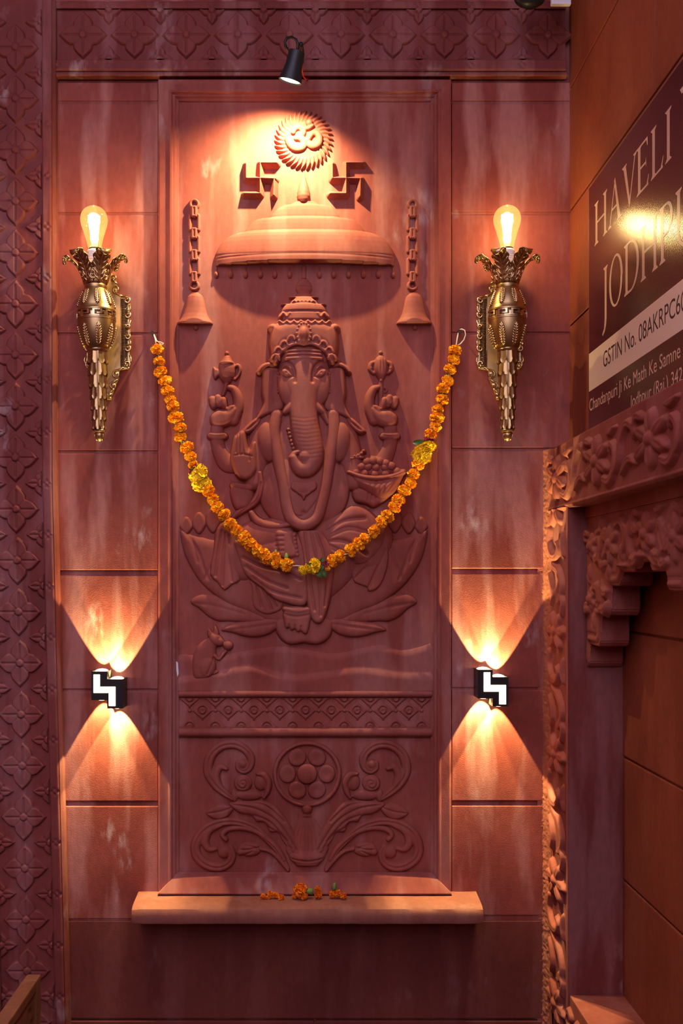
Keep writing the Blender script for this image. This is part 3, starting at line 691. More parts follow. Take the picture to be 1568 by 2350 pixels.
c.ell(658, 892, 20, 42, 9, 22, -0.12, 0.5); c.ell(737, 892, 20, 42, 9, 22, 0.12, 0.5)
c.cap([(CX, 842, 36, 20), (CX, 880, 34, 22), (CX, 920, 32, 23), (CX, 950, 31, 24), (700, 980, 31, 25), (706, 1010, 31, 25), (713, 1038, 29, 25), (714, 1060, 26, 25), (706, 1076, 22, 25), (692, 1080, 18, 25), (680, 1070, 13, 25), (674, 1054, 10, 25)], 15, sm=6)
c.cap([(674, 1056, 8, 27), (676, 1046, 7, 28), (684, 1041, 5, 28)], 8)
c.ell(703, 1051, 18, 19, 15, 26)
for k in range(11): c.line([(668+1.0*k, 962+9*k), (698+1.0*k, 967+9*k), (729+1.3*k, 961+9*k)], 1.7, -0.3)
for sgn, f in ((0, lambda P: P), (1, lambda P: mir(P, CX))):
    c.line(f([(641, 864), (644, 847), (657, 837), (670, 845), (677, 862), (678, 882)]), 3.2, -6.0)
    c.line(f([(644, 852), (657, 843), (670, 852)]), 2.5, 2.0)
    for (x, y) in f([(658, 862)]): c.ell(x, y, 15, 9.5, 6, 28, 0.35*(1-2*sgn)); c.line(f([(645, 855), (658, 851), (673, 868)]), 1.7, -4); c.line(f([(645, 857), (656, 873), (673, 870)]), 1.7, -4); c.dent(x, y, 3, 3, -1.8)
    c.cap(f([(668, 934, 10, 20), (660, 944, 9, 20), (654, 950, 6, 18)]), 9)
c.cap([(735, 940, 9, 18), (744, 955, 8, 16), (752, 975, 4, 14)], 9)
for yy, ww in ((812, 37), (820, 38), (828.5, 40)): c.cap([(CX-ww, yy+1, 3), (CX, yy-1, 3), (CX+ww, yy+1, 3)], 3.2, 32.5, 3)
c.ell(CX, 838, 4, 6, 3, 33)
c.blur(1)
body = carved(c, 'body', fig)
def piece(name, x0, y0, x1, y1, r=1.3): return Carve(x0, y0, x1, y1, r)
def done(c, name, par=None, n=1): c.blur(n); return carved(c, name, par or fig)
# ears
for s_ in (0, 1):
    f = (lambda P: mir(P, CX)) if s_ else (lambda P: P)
    P = f([(640, 850), (622, 846), (606, 852), (603, 880), (602, 908), (605, 927), (598, 946), (587, 969), (600, 962), (620, 953), (644, 946), (652, 932), (644, 905), (640, 878)])
    Q = np.array(P); c = piece('ear', Q[:, 0].min()-8, 828, Q[:, 0].max()+8, 976)
    c.poly(P, 8, 7, 13, 'r', 4); c.line(f([(632, 862), (630, 890), (632, 925)]), 6, -2.5); c.line(f([(642, 856), (641, 905)]), 2, -4)
    ear = done(c, 'ear')
    c = piece('ear_ornament', Q[:, 0].min()-12, 822, Q[:, 0].max()+8, 870); c.cap(f([(595, 857, 4), (603, 847, 5.5), (616, 841, 6), (630, 845, 5)]), 8, 15); c.ell(*f([(620, 831)])[0], 5, 6, 7, 12)
    done(c, 'ear_ornament', ear)
    c = piece('ear_chain', *( (634, 856, 648, 912) if not s_ else (747, 856, 761, 912)))
    for k in range(7): c.ell(*f([(639.5, 862+7*k)])[0], 3.4, 3.6, 4, 20)
    done(c, 'ear_chain', ear)
# crown
c = piece('crown', 612, 678, 784, 858)
c.poly([(632, 752), (652, 742), (697, 737), (743, 742), (763, 752), (770, 762), (774, 790), (770, 822), (764, 846), (755, 838), (750, 822), (740, 808), (720, 798), (697, 794), (675, 798), (655, 808), (645, 822), (640, 838), (631, 846), (625, 822), (621, 790), (625, 762)], 17, 26, 21, 'r', 4)
for P in ([(633, 840, 4), (644, 818, 4.5), (662, 803, 4.5), (680, 796, 4.5), (697, 798, 4.5)],): both(c.cap, P, 4, 33)
for x, y in ((653, 796), (669, 784), (640, 810), (634, 826)): both(c.cap, [(x-8, y+6, 2.6), (x-5, y-1, 2.8), (x, y-4, 3), (x+5, y-2, 2.8), (x+8, y+4, 2.2)], 2.2, 36.5)
for k in range(7): c.cap([(643+16*k, 745, 2.5), (651+16*k, 751, 3), (659+16*k, 745, 2.5)], 3.5, 32+3*math.sin(PI*(k+.5)/7))
c.ell(627, 757, 9, 9, 11, 20); c.ell(768, 757, 9, 9, 11, 20)
c.lathe(CX, [(703, 34), (706, 42), (712, 46), (718, 48), (721, 48), (723, 46), (736, 48), (741, 48)], 0.28, 22, 14); c.line([(650, 722), (745, 722)], 1.6, -3, 0)
for k in range(7): both(c.cap, [(651+15.4*k-6, 734, 2.4), (651+15.4*k, 726, 2.8), (651+15.4*k+6, 734, 2.4)], 3, 30) if k < 4 else None
c.lathe(CX, [(686, 14), (690, 20), (696, 25), (702, 28), (706, 30)], 0.4, 20, 14); 
for k in range(6): c.cap([(672+8.6*k, 702, 2), (676+8.6*k, 698, 2.4), (680+8.6*k, 702, 2)], 3, 29)
crown = done(c, 'crown')
c = piece('crown_jewel', 676, 746, 720, 806); c.ell(CX, 776, 16, 25, 4, 37, 0, 0.3)
for k in range(16): t = 2*PI*k/16; c.ell(CX+16*math.cos(t), 774+24*math.sin(t), 3.2, 3.2, 3, 38)
c.ell(CX, 776, 9, 16, 9, 40); done(c, 'crown_jewel', crown)
c = piece('crown_finial', 670, 636, 726, 692); c.lathe(CX, [(640, 6), (644, 11), (650, 16), (658, 19), (666, 19), (672, 16), (675, 14), (677, 18), (682, 20), (686, 20)], 0.55, 2); c.line([(678, 661), (697, 660), (717, 661)], 1.6, -2, 0); done(c, 'crown_finial', crown)
# shawl: broad loop round the neck, knotted ends on the shoulders, sash round the arm
c = piece('shawl', 604, 940, 792, 1226)
c.cap([(636, 955, 15, 14), (630, 1000, 14, 18), (640, 1060, 13, 21), (651, 1115, 13, 23), (658, 1160, 13, 23), (670, 1192, 13, 23), (697, 1206, 13, 23), (725, 1192, 13, 23), (737, 1160, 13, 23), (748, 1115, 13, 23), (756, 1060, 13, 21), (766, 1000, 14, 18), (764, 955, 15, 14)], 10)
c.line([(646, 960), (645, 1000), (655, 1060), (664, 1120)], 1.8, -2.5); c.line([(750, 960), (750, 1010), (742, 1060)], 1.8, -2.5)
done(c, 'shawl')
for s_ in (0, 1):
    f = (lambda P: mir(P, CX)) if s_ else (lambda P: P)
    P = f([(586, 962), (598, 958), (600, 972), (584, 990), (568, 998), (556, 992), (568, 978)]); Q = np.array(P)
    c = piece('shawl_end', Q[:, 0].min()-6, 950, Q[:, 0].max()+6, 1004); c.poly(P, 9, 7, 9, 'r', 4)
    for k in range(3): c.line(f([(592-5*k, 968+4*k), (574-4*k, 986+2*k)]), 1.3, -2.4)
    done(c, 'shawl_end')
c = piece('arm_sash', 524, 1080, 606, 1216); c.cap([(597, 1088, 7, 12), (599, 1115, 8, 12), (593, 1140, 9, 11), (578, 1158, 9, 9), (555, 1172, 8, 7), (538, 1186, 6, 4), (524, 1204, 4, 2)], 8); c.line([(600, 1110), (592, 1146), (560, 1172), (534, 1194)], 1.6, -2); done(c, 'arm_sash')
# necklace of beads with its pendant, armlet
c = piece('necklace', 640, 985, 700, 1062)
for k in range(10): c.ell(659+1.2*k+0.14*k*k, 972+8.6*k, 4.3, 4.5, 5, 22)
done(c, 'necklace', None, 0)
c = piece('pendant', 662, 1096, 738, 1156); c.poly([(670, 1112), (676, 1107), (697, 1109), (719, 1107), (726, 1112), (727, 1122), (721, 1129), (715, 1132), (709, 1138), (703, 1141), (697.5, 1151), (692, 1141), (686, 1138), (680, 1132), (674, 1129), (668, 1122)], 5, 4, 26.5, 'r', 4); c.ell(CX, 1122, 18, 13, 5, 29); done(c, 'pendant')
c = piece('armlet', 792, 1028, 846, 1072); c.cap([(800, 1060, 4), (815, 1052, 4.5), (832, 1052, 4)], 5, 14)
for x, y in ((805, 1054), (813, 1049), (821, 1047), (829, 1043), (834, 1037)): c.ell(x, y, 4, 4, 6, 15)
done(c, 'armlet')
# garments
c = piece('waist_cloth', 570, 1160, 900, 1300)
c.poly([(740, 1212), (776, 1189), (795, 1170), (815, 1161), (836, 1167), (854, 1180), (872, 1200), (884, 1226), (872, 1262), (840, 1292), (800, 1296), (762, 1284), (745, 1250)], 9, 18, 15, 'r', 4)
for L in ([(752, 1222), (790, 1196), (835, 1190)], [(756, 1232), (800, 1214), (850, 1226)], [(756, 1242), (795, 1244), (840, 1272)], [(752, 1252), (780, 1268), (806, 1290)]): c.line(L, 4.5, -4.5)
c.cap([(578, 1178, 6, 14), (590, 1196, 8, 16), (612, 1206, 8, 17), (640, 1208, 7, 18), (664, 1204, 6, 18)], 6)
done(c, 'waist_cloth')
c = piece('front_pleats', 676, 1212, 780, 1434)
c.poly([(686, 1222), (716, 1218), (742, 1224), (760, 1262), (768, 1310), (762, 1352), (752, 1396), (738, 1428), (718, 1424), (706, 1390), (700, 1330), (694, 1270)], 8, 8, 19, 'r', 4)
for L in ([(700, 1224), (706, 1270), (712, 1330), (722, 1400)], [(714, 1222), (724, 1270), (732, 1330), (736, 1412)], [(726, 1224), (742, 1270), (750, 1330), (745, 1390)]): c.line(L, 2.4, -4)
done(c, 'front_pleats')
c = piece('thigh_cloth', 532, 1226, 712, 1414)
c.poly([(540, 1240), (550, 1286), (562, 1316), (584, 1336), (603, 1350), (622, 1368), (648, 1381), (700, 1389), (708, 1340), (690, 1286), (650, 1286), (600, 1262)], 6, 8, 18, 'r', 4)
for L in ([(566, 1300), (610, 1330), (660, 1350)], [(560, 1280), (600, 1300), (650, 1312), (690, 1330)], [(580, 1325), (625, 1356), (690, 1372)], [(600, 1285), (640, 1296), (684, 1306)]): c.line(L, 3.2, -2.6)
c.poly([(572, 1330), (602, 1348), (625, 1368), (650, 1382), (649, 1396), (640, 1404), (616, 1411), (594, 1404), (580, 1388), (577, 1350)], 8, 7, 7, 'r', 4)
for L in ([(590, 1342), (596, 1370), (602, 1392)], [(604, 1352), (618, 1380), (624, 1398)], [(620, 1366), (636, 1392)]): c.line(L, 2.2, -4)
done(c, 'thigh_cloth')
c = piece('side_drape', 474, 1190, 564, 1366)
c.poly([(520, 1200), (506, 1205), (496, 1226), (490, 1270), (483, 1318), (500, 1337), (516, 1356), (534, 1342), (553, 1332), (549, 1300), (540, 1256), (534, 1220)], 7, 6, 11, 'r', 2)
for L in ([(510, 1220), (502, 1270), (496, 1322)], [(519, 1224), (514, 1280), (512, 1344)], [(526, 1230), (528, 1280), (534, 1334)]): c.line(L, 2.6, -3.5)
done(c, 'side_drape')
c = piece('side_drape', 786, 1220, 900, 1364)
c.poly([(884, 1234), (860, 1262), (820, 1288), (794, 1303), (805, 1314), (813, 1337), (842, 1348), (843, 1357), (862, 1354), (880, 1330), (892, 1280)], 6, 5, 11, 'r', 2)
for L in ([(874, 1256), (840, 1300), (815, 1326)], [(882, 1262), (862, 1310), (846, 1346)]): c.line(L, 2.6, -3.2)
done(c, 'side_drape')
# things in the raised hands
c = piece('water_pot', 482, 800, 562, 912); c.lathe(521, [(833, 12), (838, 18), (846, 20), (856, 20), (866, 18), (876, 12), (880, 8)], 0.8, 1); c.lathe(521, [(818, 6), (824, 9), (830, 13), (834, 17), (837, 17)], 0.9, 4); c.ell(521, 812, 5, 6, 8, 1)
c.poly([(490, 842), (496, 846), (504, 850), (508, 862), (502, 866), (494, 873), (489, 860)], 9, 5, 2, 'r', 3); c.cap([(536, 845, 4), (546, 839, 4.5), (551, 848, 4.5), (548, 862, 4), (540, 872, 3.5)], 7, 1); c.cap([(521, 878, 6), (517, 895, 5), (512, 908, 4)], 7, 1); done(c, 'water_pot')
c = piece('lotus_bud', 838, 800, 912, 948); c.poly([(874, 816), (886, 824), (890, 842), (888, 858), (881, 872), (879, 880), (870, 880), (868, 872), (860, 858), (857, 842), (862, 824)], 15, 14, 1, 'r', 4)
for dx in (-7, 0, 7): c.line([(874+dx*0.8, 824), (874+dx, 845), (874+dx*0.5, 872)], 1.6, -2.2)
for s_ in (-1, 1): c.cap([(874+s_*14, 832, 5), (874+s_*22, 836, 6), (874+s_*24, 848, 6), (874+s_*17, 858, 4)], 7, 1); c.ell(874+s_*22, 846, 4, 4, 6, 3)
c.ell(874, 810, 4.5, 5, 6, 1); c.cap([(874, 878, 6), (874, 905, 6), (872, 940, 5)], 7, 2); c.cap([(884, 890, 4), (888, 896, 3), (884, 902, 2)], 4, 1); done(c, 'lotus_bud')
# bowl of sweets
c = piece('sweets_bowl', 790, 1070, 934, 1172)
c.poly([(799, 1086), (862, 1099), (925, 1085), (918, 1112), (908, 1130), (893, 1143), (874, 1150), (852, 1142), (830, 1128), (812, 1112)], 26, 30, 4, 'r', 3)
c.cap([(800, 1086, 4), (828, 1096, 5), (862, 1100, 5.5), (896, 1096, 5), (925, 1085, 4)], 6, 22); c.blur(1)
for k in range(6): c.line([(850+13*k, 1108), (846+10*k, 1138-2*k)], 2.0, -1.8)
sb = done(c, 'sweets_bowl')
c = piece('sweets_mound', 800, 1040, 926, 1100); c.poly([(806, 1088), (818, 1070), (838, 1058), (860, 1053), (882, 1058), (902, 1069), (918, 1086), (862, 1098)], 15, 14, 1, 'r', 4); done(c, 'sweets_mound', sb)
for x, y in ((841, 1062), (856, 1060), (871, 1061), (884, 1066), (829, 1073), (844, 1073), (862, 1075), (882, 1074), (897, 1072), (815, 1086), (836, 1088), (860, 1090), (884, 1089), (909, 1085)):
    c = piece('sweet', x-12, y-12, x+12, y+12, 1.3); c.ell(x, y, 10, 10, 8, 13); done(c, 'sweet', sb, 0)
# ---------------------------------------------------------------- frieze of lozenges between two rolls
fz = empty('carved_frieze', W(700, 1694), 'narrow sandstone band of carved lozenges between two rolls below the seated figure', 'carving')
wbox('slab', 408, 1585, 994, 1693, -12, -1, M['panel'], fz, 0.001)
for y0, y1 in ((1583, 1601), (1669, 1691)):
    c = Carve(412, y0-2, 990, y1+2, 2.4, 1.2); t = np.clip((c.Y-(y0+y1)/2)/((y1-y0)/2), -1, 1); c.H = 13*np.sqrt(1-t*t)-1.5; carved(c, 'roll_moulding', fz)
def lozenge(clip=None):
    y0, y1 = (-30, 30) if clip is None else ((-1, 30) if clip == 'S' else (-30, 1))
    c = Carve(-31, y0, 31, y1, 1.2); c.poly([(0, -25), (14, -13), (28, 0), (14, 13), (0, 25), (-14, 13), (-28, 0), (-14, -13)], 4, 6, 0, 'f', 0)
    for R_, a in ((9, -4.2), (5, 2.0)): c.line([(R_*math.cos(t), R_*math.sin(t)) for t in np.linspace(0, 2*PI, 20)], 1.5, a, 0)
    for sx_, sy_ in ((1, 1), (-1, 1), (1, -1), (-1, -1)): c.line([(sx_*22, sy_*2.5), (sx_*3, sy_*19)], 1.4, -2.2, 0)
    return c.mesh('lozenge', lambda x, y, h: np.stack([x/1000, -h/1000, -y/1000], 1))
lz, lzs, lzn = lozenge(), lozenge('S'), lozenge('N')
for k in range(9): put_mesh('lozenge', lz, 465+59.2*k, 1631, -1, M['carve'], fz)
for k in range(10):
    put_mesh('half_lozenge', lzs, 435.4+59.2*k, 1603, -1, M['carve'], fz); put_mesh('half_lozenge', lzn, 435.4+59.2*k, 1668, -1, M['carve'], fz)
bd = Carve(-6, -6, 6, 6, 1.2); bd.ell(0, 0, 4.5, 4.5, 4); bm_ = bd.mesh('boss', lambda x, y, h: np.stack([x/1000, -h/1000, -y/1000], 1))
for k in range(10): put_mesh('boss', bm_, 435.4+59.2*k, 1631, -1, M['carve'], fz)
# ---------------------------------------------------------------- floral slab
fp = empty('floral_relief', W(705, 2000), 'sandstone slab carved with a round flower medallion and curling leaves above the shelf', 'carving')
wbox('slab', 408, 1694, 994, 2006, -12, -2, M['panel'], fp, 0.001)
FX = 705.0
c = Carve(625, 1695, 786, 1860, 1.4); c.ell(FX, 1776, 79, 76, 8, 0, 0, 0.18); c.put((slice(None), slice(None)), np.full(c.X.shape, -4.0))
q = np.hypot((c.X-FX)/79, (c.Y-1776)/76); c.H = np.where(q < 0.88, 2.0+6*np.exp(-((q-0.93)/0.05)**2), np.where(q < 1, 2+8*np.sqrt(np.clip(1-((q-0.93)/0.07)**2, 0, 1)), -8*(q-1)*70))
med = carved(c, 'medallion', fp, None, -2)
for k in range(6):
    t = PI/2+PI/6+k*PI/3; px, py = FX+45*math.cos(t), 1775+43*math.sin(t)
    c = Carve(px-32, py-32, px+32, py+32, 1.4); c.ell(px, py, 20, 21.5, 8, 3, t, 0.22); c.dent(px-2*math.cos(t), py-2*math.sin(t), 12, 12, -3); c.blur(1); carved(c, 'flower_petal', med, None, -2)
c = Carve(675, 1745, 735, 1804, 1.4); c.ell(FX, 1775, 23, 23, 10, 5, 0, 0.25); carved(c, 'flower_centre', med, None, -2)
c = Carve(650, 1836, 760, 2002, 1.4); c.ell(FX, 1855, 13, 14, 13, 0); c.lathe(FX, [(1866, 7), (1880, 12), (1905, 17), (1935, 24), (1955, 33), (1962, 40), (1968, 42), (1973, 38), (1980, 30), (1986, 26)], 0.35, 3)
c.lathe(FX, [(1868, 8), (1880, 18), (1900, 32), (1925, 44), (1948, 50), (1958, 46), (1966, 40)], 0.16, 2, 9)
for dx in (-0.8, -0.55, -0.3, -0.1, 0.1, 0.3, 0.55, 0.8): c.line([(FX+dx*14, 1876), (FX+dx*36, 1910), (FX+dx*48, 1950)], 2.0, -2.6)
c.line([(665, 1968), (705, 1974), (745, 1968)], 2, -3.5); c.blur(1); carved(c, 'vase', fp, None, -2)
def mirrored(fn):
    for s_ in (0, 1): fn((lambda P: mir(P, FX)) if s_ else (lambda P: P))
def strokes(name, paths, f, par=fp, r=1.4, lines=(), ells=()):
    A = np.vstack([np.asarray(f(P))[:, :3] for P in paths]); c = Carve(A[:, 0].min()-16, A[:, 1].min()-16, A[:, 0].max()+16, A[:, 1].max()+16, r)
    for P in paths: c.cap(f(P), 10, 0, 5)
    for x, y, a, b_, h, bs in ells: X = f([(x, y)])[0]; c.ell(X[0], X[1], a, b_, h, bs)
    for P, w, am in lines: c.line(f(P), w, am)
    c.blur(1); return carved(c, name, par, None, -2)
def left_half(f):
    up = [(534, 1832, 6), (514, 1818, 9), (494, 1800, 11), (478, 1770, 12), (484, 1735, 12), (507, 1713, 11), (537, 1708, 11), (563, 1720, 10), (576, 1740, 10), (573, 1760, 9), (560, 1769, 8), (547, 1762, 7), (546, 1750, 6)]
    strokes('upper_scroll', [up, [(520, 1764, 5), (505, 1760, 9), (495, 1778, 11), (501, 1803, 10), (520, 1826, 5)]], f, lines=[([p[:2] for p in up], 2.6, -3.6)], ells=[(557, 1753, 11, 11, 10, 2)])
    lo = [(660, 1993, 6), (640, 1955, 8), (611, 1923, 9), (578, 1897, 10), (534, 1885, 10), (491, 1892, 11), (463, 1912, 12), (449, 1940, 12), (454, 1967, 12), (478, 1986, 12), (505, 1990, 11), (526, 1980, 10), (534, 1962, 9), (528, 1945, 8)]
    strokes('lower_scroll', [lo, [(496, 1947, 5), (480, 1948, 8), (471, 1932, 10), (480, 1907, 9), (508, 1893, 5)]], f, lines=[([p[:2] for p in lo], 2.6, -3.6)], ells=[(514, 1955, 15, 15, 11, 0)])
    strokes('tendril', [[(519, 1926, 6), (511, 1915, 7), (526, 1902, 7), (559, 1900, 7), (596, 1912, 7), (633, 1942, 7), (652, 1972, 6)], [(598, 1947, 5), (624, 1955, 6), (648, 1979, 6), (661, 1996, 5)]], f)
    A = f([(526, 1842), (580, 1836), (620, 1840), (650, 1868), (676, 1910), (692, 1950), (676, 1962), (650, 1932), (637, 1912), (618, 1908), (608, 1888), (588, 1886), (578, 1872), (556, 1868), (540, 1860)]); Q = np.array(A)
    c = Carve(Q[:, 0].min()-8, 1826, Q[:, 0].max()+8, 1972, 1.4); c.poly(A, 10, 10, 0, 'r', 4)
    for L in ([(536, 1846), (590, 1856), (640, 1888), (680, 1950)], [(560, 1840), (610, 1848), (652, 1884)], [(584, 1870), (620, 1886), (660, 1930)], [(612, 1896), (640, 1912), (668, 1946)]): c.line(f(L), 2.4, -3.6)
    c.blur(1); carved(c, 'acanthus_leaf', fp, None, -2)
    A = f([(471, 1866), (488, 1850), (510, 1844), (536, 1851), (530, 1868), (512, 1880), (492, 1880)]); Q = np.array(A)
    c = Carve(Q[:, 0].min()-8, 1836, Q[:, 0].max()+8, 1890, 1.4); c.poly(A, 8, 8, 0, 'r', 3); c.line(f([(476, 1866), (505, 1862), (532, 1853)]), 1.8, -3); c.blur(1); carved(c, 'leaf', fp, None, -2)
    c = Carve(*sorted((f([(525, 0)])[0][0], f([(630, 0)])[0][0]))[:1], 1760, sorted((f([(525, 0)])[0][0], f([(630, 0)])[0][0]))[1], 1848, 1.3)
    c.ell(*f([(558, 1797)])[0], 21, 20, 11, 1, 0, 0.4); c.ell(*f([(572, 1824)])[0], 32, 13, 10, 1); c.ell(*f([(598, 1795)])[0], 15, 20, 9, 1)
    c.cap(f([(590, 1775, 4), (606, 1778, 8), (617, 1795, 8), (614, 1816, 7), (606, 1830, 4)]), 11, 1); c.ell(*f([(538, 1826)])[0], 9, 16, 8, 0)
    c.line(f([(558+0.9*k*math.cos(k*0.62), 1797+0.9*k*math.sin(k*0.62)) for k in range(1, 21)]), 1.7, -3.2, 2); c.line(f([(540, 1812), (560, 1816), (590, 1812), (604, 1826)]), 1.8, -4)
    c.blur(1); carved(c, 'rose', fp, None, -2)
    X = f([(572, 1949)])[0][0]; c = Carve(X-38, 1922, X+38, 1978, 1.3); c.ell(X, 1949, 28, 17, 11, 0); L = f([(548, 1950), (570, 1948), (596, 1944)]); c.line(L, 1.8, -4); c.line(f([(556, 1938), (580, 1942), (594, 1950)]), 1.8, -3); c.line(f([(560, 1962), (580, 1952)]), 1.8, -3)
    c.ell(*f([(552, 1955)])[0], 9, 8, 10, 1); c.blur(1); carved(c, 'rose_bud', fp, None, -2)
mirrored(left_half)
# ================================================================= SHELF
sh = empty('stone_shelf', W(706, 2087), 'worn sandstone ledge jutting out below the carved panel', 'shelf')
bm = bmesh.new(); n = 40
sec = [(-8, 2046), (0, 2046), (60, 2048), (84, 2051), (94, 2056), (98, 2064), (99, 2082), (97, 2087), (92, 2089), (-8, 2089)]
rings = []
for i in range(n+1):
    x = 318+(1093-318)*i/n; e = min(i, n-i)
    k = 0.0 if e > 1 else (0.05 if e == 1 else 0.30)
    rings.append([bm.verts.new(W(x, r+(2.2*k*4 if h > 40 and r < 2070 else 0)+RNG.normal(0, 0.25), h-(h > 10)*(k*14)+RNG.normal(0, 0.3))) for h, r in sec])
for a, b in zip(rings, rings[1:]):
    for j in range(len(sec)): bm.faces.new((a[j], b[j], b[(j+1) % len(sec)], a[(j+1) % len(sec)]))
bm.faces.new(rings[0]); bm.faces.new(rings[-1][::-1]); bmesh.ops.recalc_face_normals(bm, faces=bm.faces)
me = bm_mesh('ledge', bm, True); me.set_sharp_from_angle(angle=math.radians(35)); link('ledge', me, M['shelf'], sh)
# ================================================================= TORCH SCONCES
KS = 1/1.041
def lamp_light(kind, name, loc, watts, col, size, parent=None, angle=None, blend=None, direction=None):
    L = bpy.data.lights.new(name, kind); L.energy = watts; L.color = col; L.shadow_soft_size = size
    o = bpy.data.objects.new(name, L); C.objects.link(o); o.location = loc
    if kind == 'SPOT':
        L.spot_size = angle; L.spot_blend = blend
        o.rotation_euler = Vector(direction).to_track_quat('-Z', 'Y').to_euler()
    return o
def sconce(axis_x, row0, tilt, plate_x, label, group):
    root = empty('torch_sconce', W(plate_x, 770), label, 'wall lamp', group)
    ct, st = math.cos(tilt), math.sin(tilt)
    def P(lx, out, yscreen):
        lz = (735-yscreen)*KS; x = lx*ct-lz*st; z = lx*st+lz*ct
        return W(axis_x+x, row0-z, 90+out)
    def R(a, r, y): return P(r*math.sin(a), r*math.cos(a), y)   # a = 0 faces the courtyard
    def turn(name, prof, mat, n=40, parent=root, sharp=40):
        prof = [(r*KS, y) for r, y in prof]
        V = [R(2*PI*j/n, r, y) for r, y in prof for j in range(n)]; k = len(prof)
        F = [(i*n+j, i*n+(j+1) % n, (i+1)*n+(j+1) % n, (i+1)*n+j) for i in range(k-1) for j in range(n)]
        F += [tuple(range(n))[::-1], tuple(range((k-1)*n, k*n))]
        me = mesh_from(name, V, F, True); me.set_sharp_from_angle(angle=math.radians(sharp))
        bm = bmesh.new(); bm.from_mesh(me); bmesh.ops.recalc_face_normals(bm, faces=bm.faces); bm.to_mesh(me); bm.free()
        return link(name, me, mat, parent)
    # back plate with scroll border
    half = [(8, 630), (16, 640), (20, 655), (17, 668), (25, 681), (47, 684), (50, 700), (47, 730), (50, 764), (47, 798), (50, 830), (47, 847), (26, 850), (24, 868), (17, 884), (11, 900), (6, 918)]
    Q = [(plate_x+w, y) for w, y in half]+[(plate_x-w, y) for w, y in half[::-1]]
    bm = bmesh.new(); vs_ = [bm.verts.new(W(x, y, 1)) for x, y in Q]; f = bm.faces.new(vs_)
    ex = bmesh.ops.extrude_face_region(bm, geom=[f]); bmesh.ops.translate(bm, vec=(0, -0.008, 0), verts=[v for v in ex['geom'] if isinstance(v, bmesh.types.BMVert)])
    bmesh.ops.recalc_face_normals(bm, faces=bm.faces)
    pl = link('back_plate', bm_mesh('back_plate', bm), M['cream'], root)
    for s_ in (-1, 1):
        def spiral(cx, cy, r, turns, a0, sgn, tail=()):
            pts = [W(plate_x+s_*x, y, 13) for x, y in tail]
            for t in np.linspace(0, 1, 16):
                a = a0+sgn*turns*2*PI*t; q = r*(1-0.75*t)
                pts.append(W(plate_x+s_*(cx+q*math.cos(a)), cy+q*math.sin(a), 12+3*t))
            return pts
        for cx, cy, r, a0, sg, tail in ((44, 693, 8, -PI/2, 1, [(30, 684)]), (45, 727, 8, -PI/2, 1, [(49, 704), (52, 714)]), (45, 752, 6, PI/2, -1, [(52, 738)]), (45, 776, 7, -PI/2, 1, [(52, 764)]),
                                        (45, 803, 8, -PI/2, 1, [(50, 784), (53, 793)]), (44, 838, 8, PI/2, -1, [(50, 818), (54, 830)]), (19, 668, 9, PI/2, 1, [(34, 684), (26, 681)]), (14, 642, 8, PI/2, 1, [(22, 656)]),
                                        (20, 862, 10, -PI/2, -1, [(36, 846), (29, 850)]), (13, 888, 9, -PI/2, -1, [(22, 874)]), (6, 909, 6, -PI/2, -1, [(11, 898)])):
            pts = spiral(cx, cy, r, 1.15, a0, sg, tail)
            bm = bmesh.new(); bm_tube(bm, pts, [2.4e-3]*(len(pts)-6)+list(np.linspace(2.4e-3, 3.4e-3, 6)), 6); link('scroll', bm_mesh('scroll', bm, True), M['goldhi'], pl)
        bm = bmesh.new()
        for y in np.arange(690, 843, 3.6): bm_tube(bm, [W(plate_x+s_*30, y, 9), W(plate_x+s_*36, y, 11.5), W(plate_x+s_*43, y+0.6, 10)], 0.00105, 5)
        o = link('plate_ribbing', bm_mesh('plate_ribbing', bm, True), M['gold'], pl); o['kind'] = 'stuff'
        bm = bmesh.new(); bm_tube(bm, [W(plate_x+s_*29, y, 9) for y in (686, 720, 800, 846)], 0.0012, 6); link('plate_bead', bm_mesh('plate_bead', bm, True), M['goldhi'], pl)
        bm = bmesh.new(); bm_box(bm, W(plate_x+s_*30, 688, 8.5), W(plate_x+s_*45, 845, 9.6)); link('plate_border', bm_mesh('plate_border', bm), M['golddk'], pl)
    bm = bmesh.new(); bm_tube(bm, [W(plate_x, 770, 5), W(plate_x+(axis_x-plate_x)*0.5, 768, 30), W(axis_x, 768, 62)], 0.010, 14); link('mounting_arm', bm_mesh('mounting_arm', bm, True), M['gold'], root)
    # urn
    urn = turn('urn', [(20, 655), (25, 656), (26, 660), (24.5, 665), (26, 668), (31, 676), (37, 690), (41, 704), (43, 714), (44, 715), (44, 718), (42, 718.5), (42, 734), (44, 734.5), (44, 738), (43, 739), (42.5, 750), (40, 766), (36, 780), (31, 792), (26, 800), (23, 802), (24, 805), (22, 809), (15, 811)], M['gold'])
    uy = [656, 668, 676, 690, 704, 714, 739, 750, 766, 780, 792, 800]; ur = [25, 26, 31, 37, 41, 43, 43, 42.5, 40, 36, 31, 26]
    def us(a, y, off=0): return R(a, (np.interp(y, uy, ur)+off)*KS, y)
    def feather(y0, y1, a0):
        def q(v, t, off):   # v across in mm, t 0..1 along
            y = y0+(y1-y0)*t; return us(a0+v/np.interp(y, uy, ur), y, off)
        bm = bmesh.new()
        bm_tube(bm, [q(0, t, 1.6) for t in np.linspace(0, 0.97, 9)], [0.0017]*8+[0.0010], 6)
        for i in range(8):
            t = 0.04+0.105*i; w = (4.4, 5.6, 6.4, 6.8, 6.8, 6.4, 5.4, 3.8)[i]
            for sg_ in (-1, 1): bm_tube(bm, [q(sg_*0.6, t, 1.2), q(sg_*w*0.55, t+0.055, 2.0), q(sg_*w, t+0.13, 0.9)], [0.0016, 0.0018, 0.0009], 6)
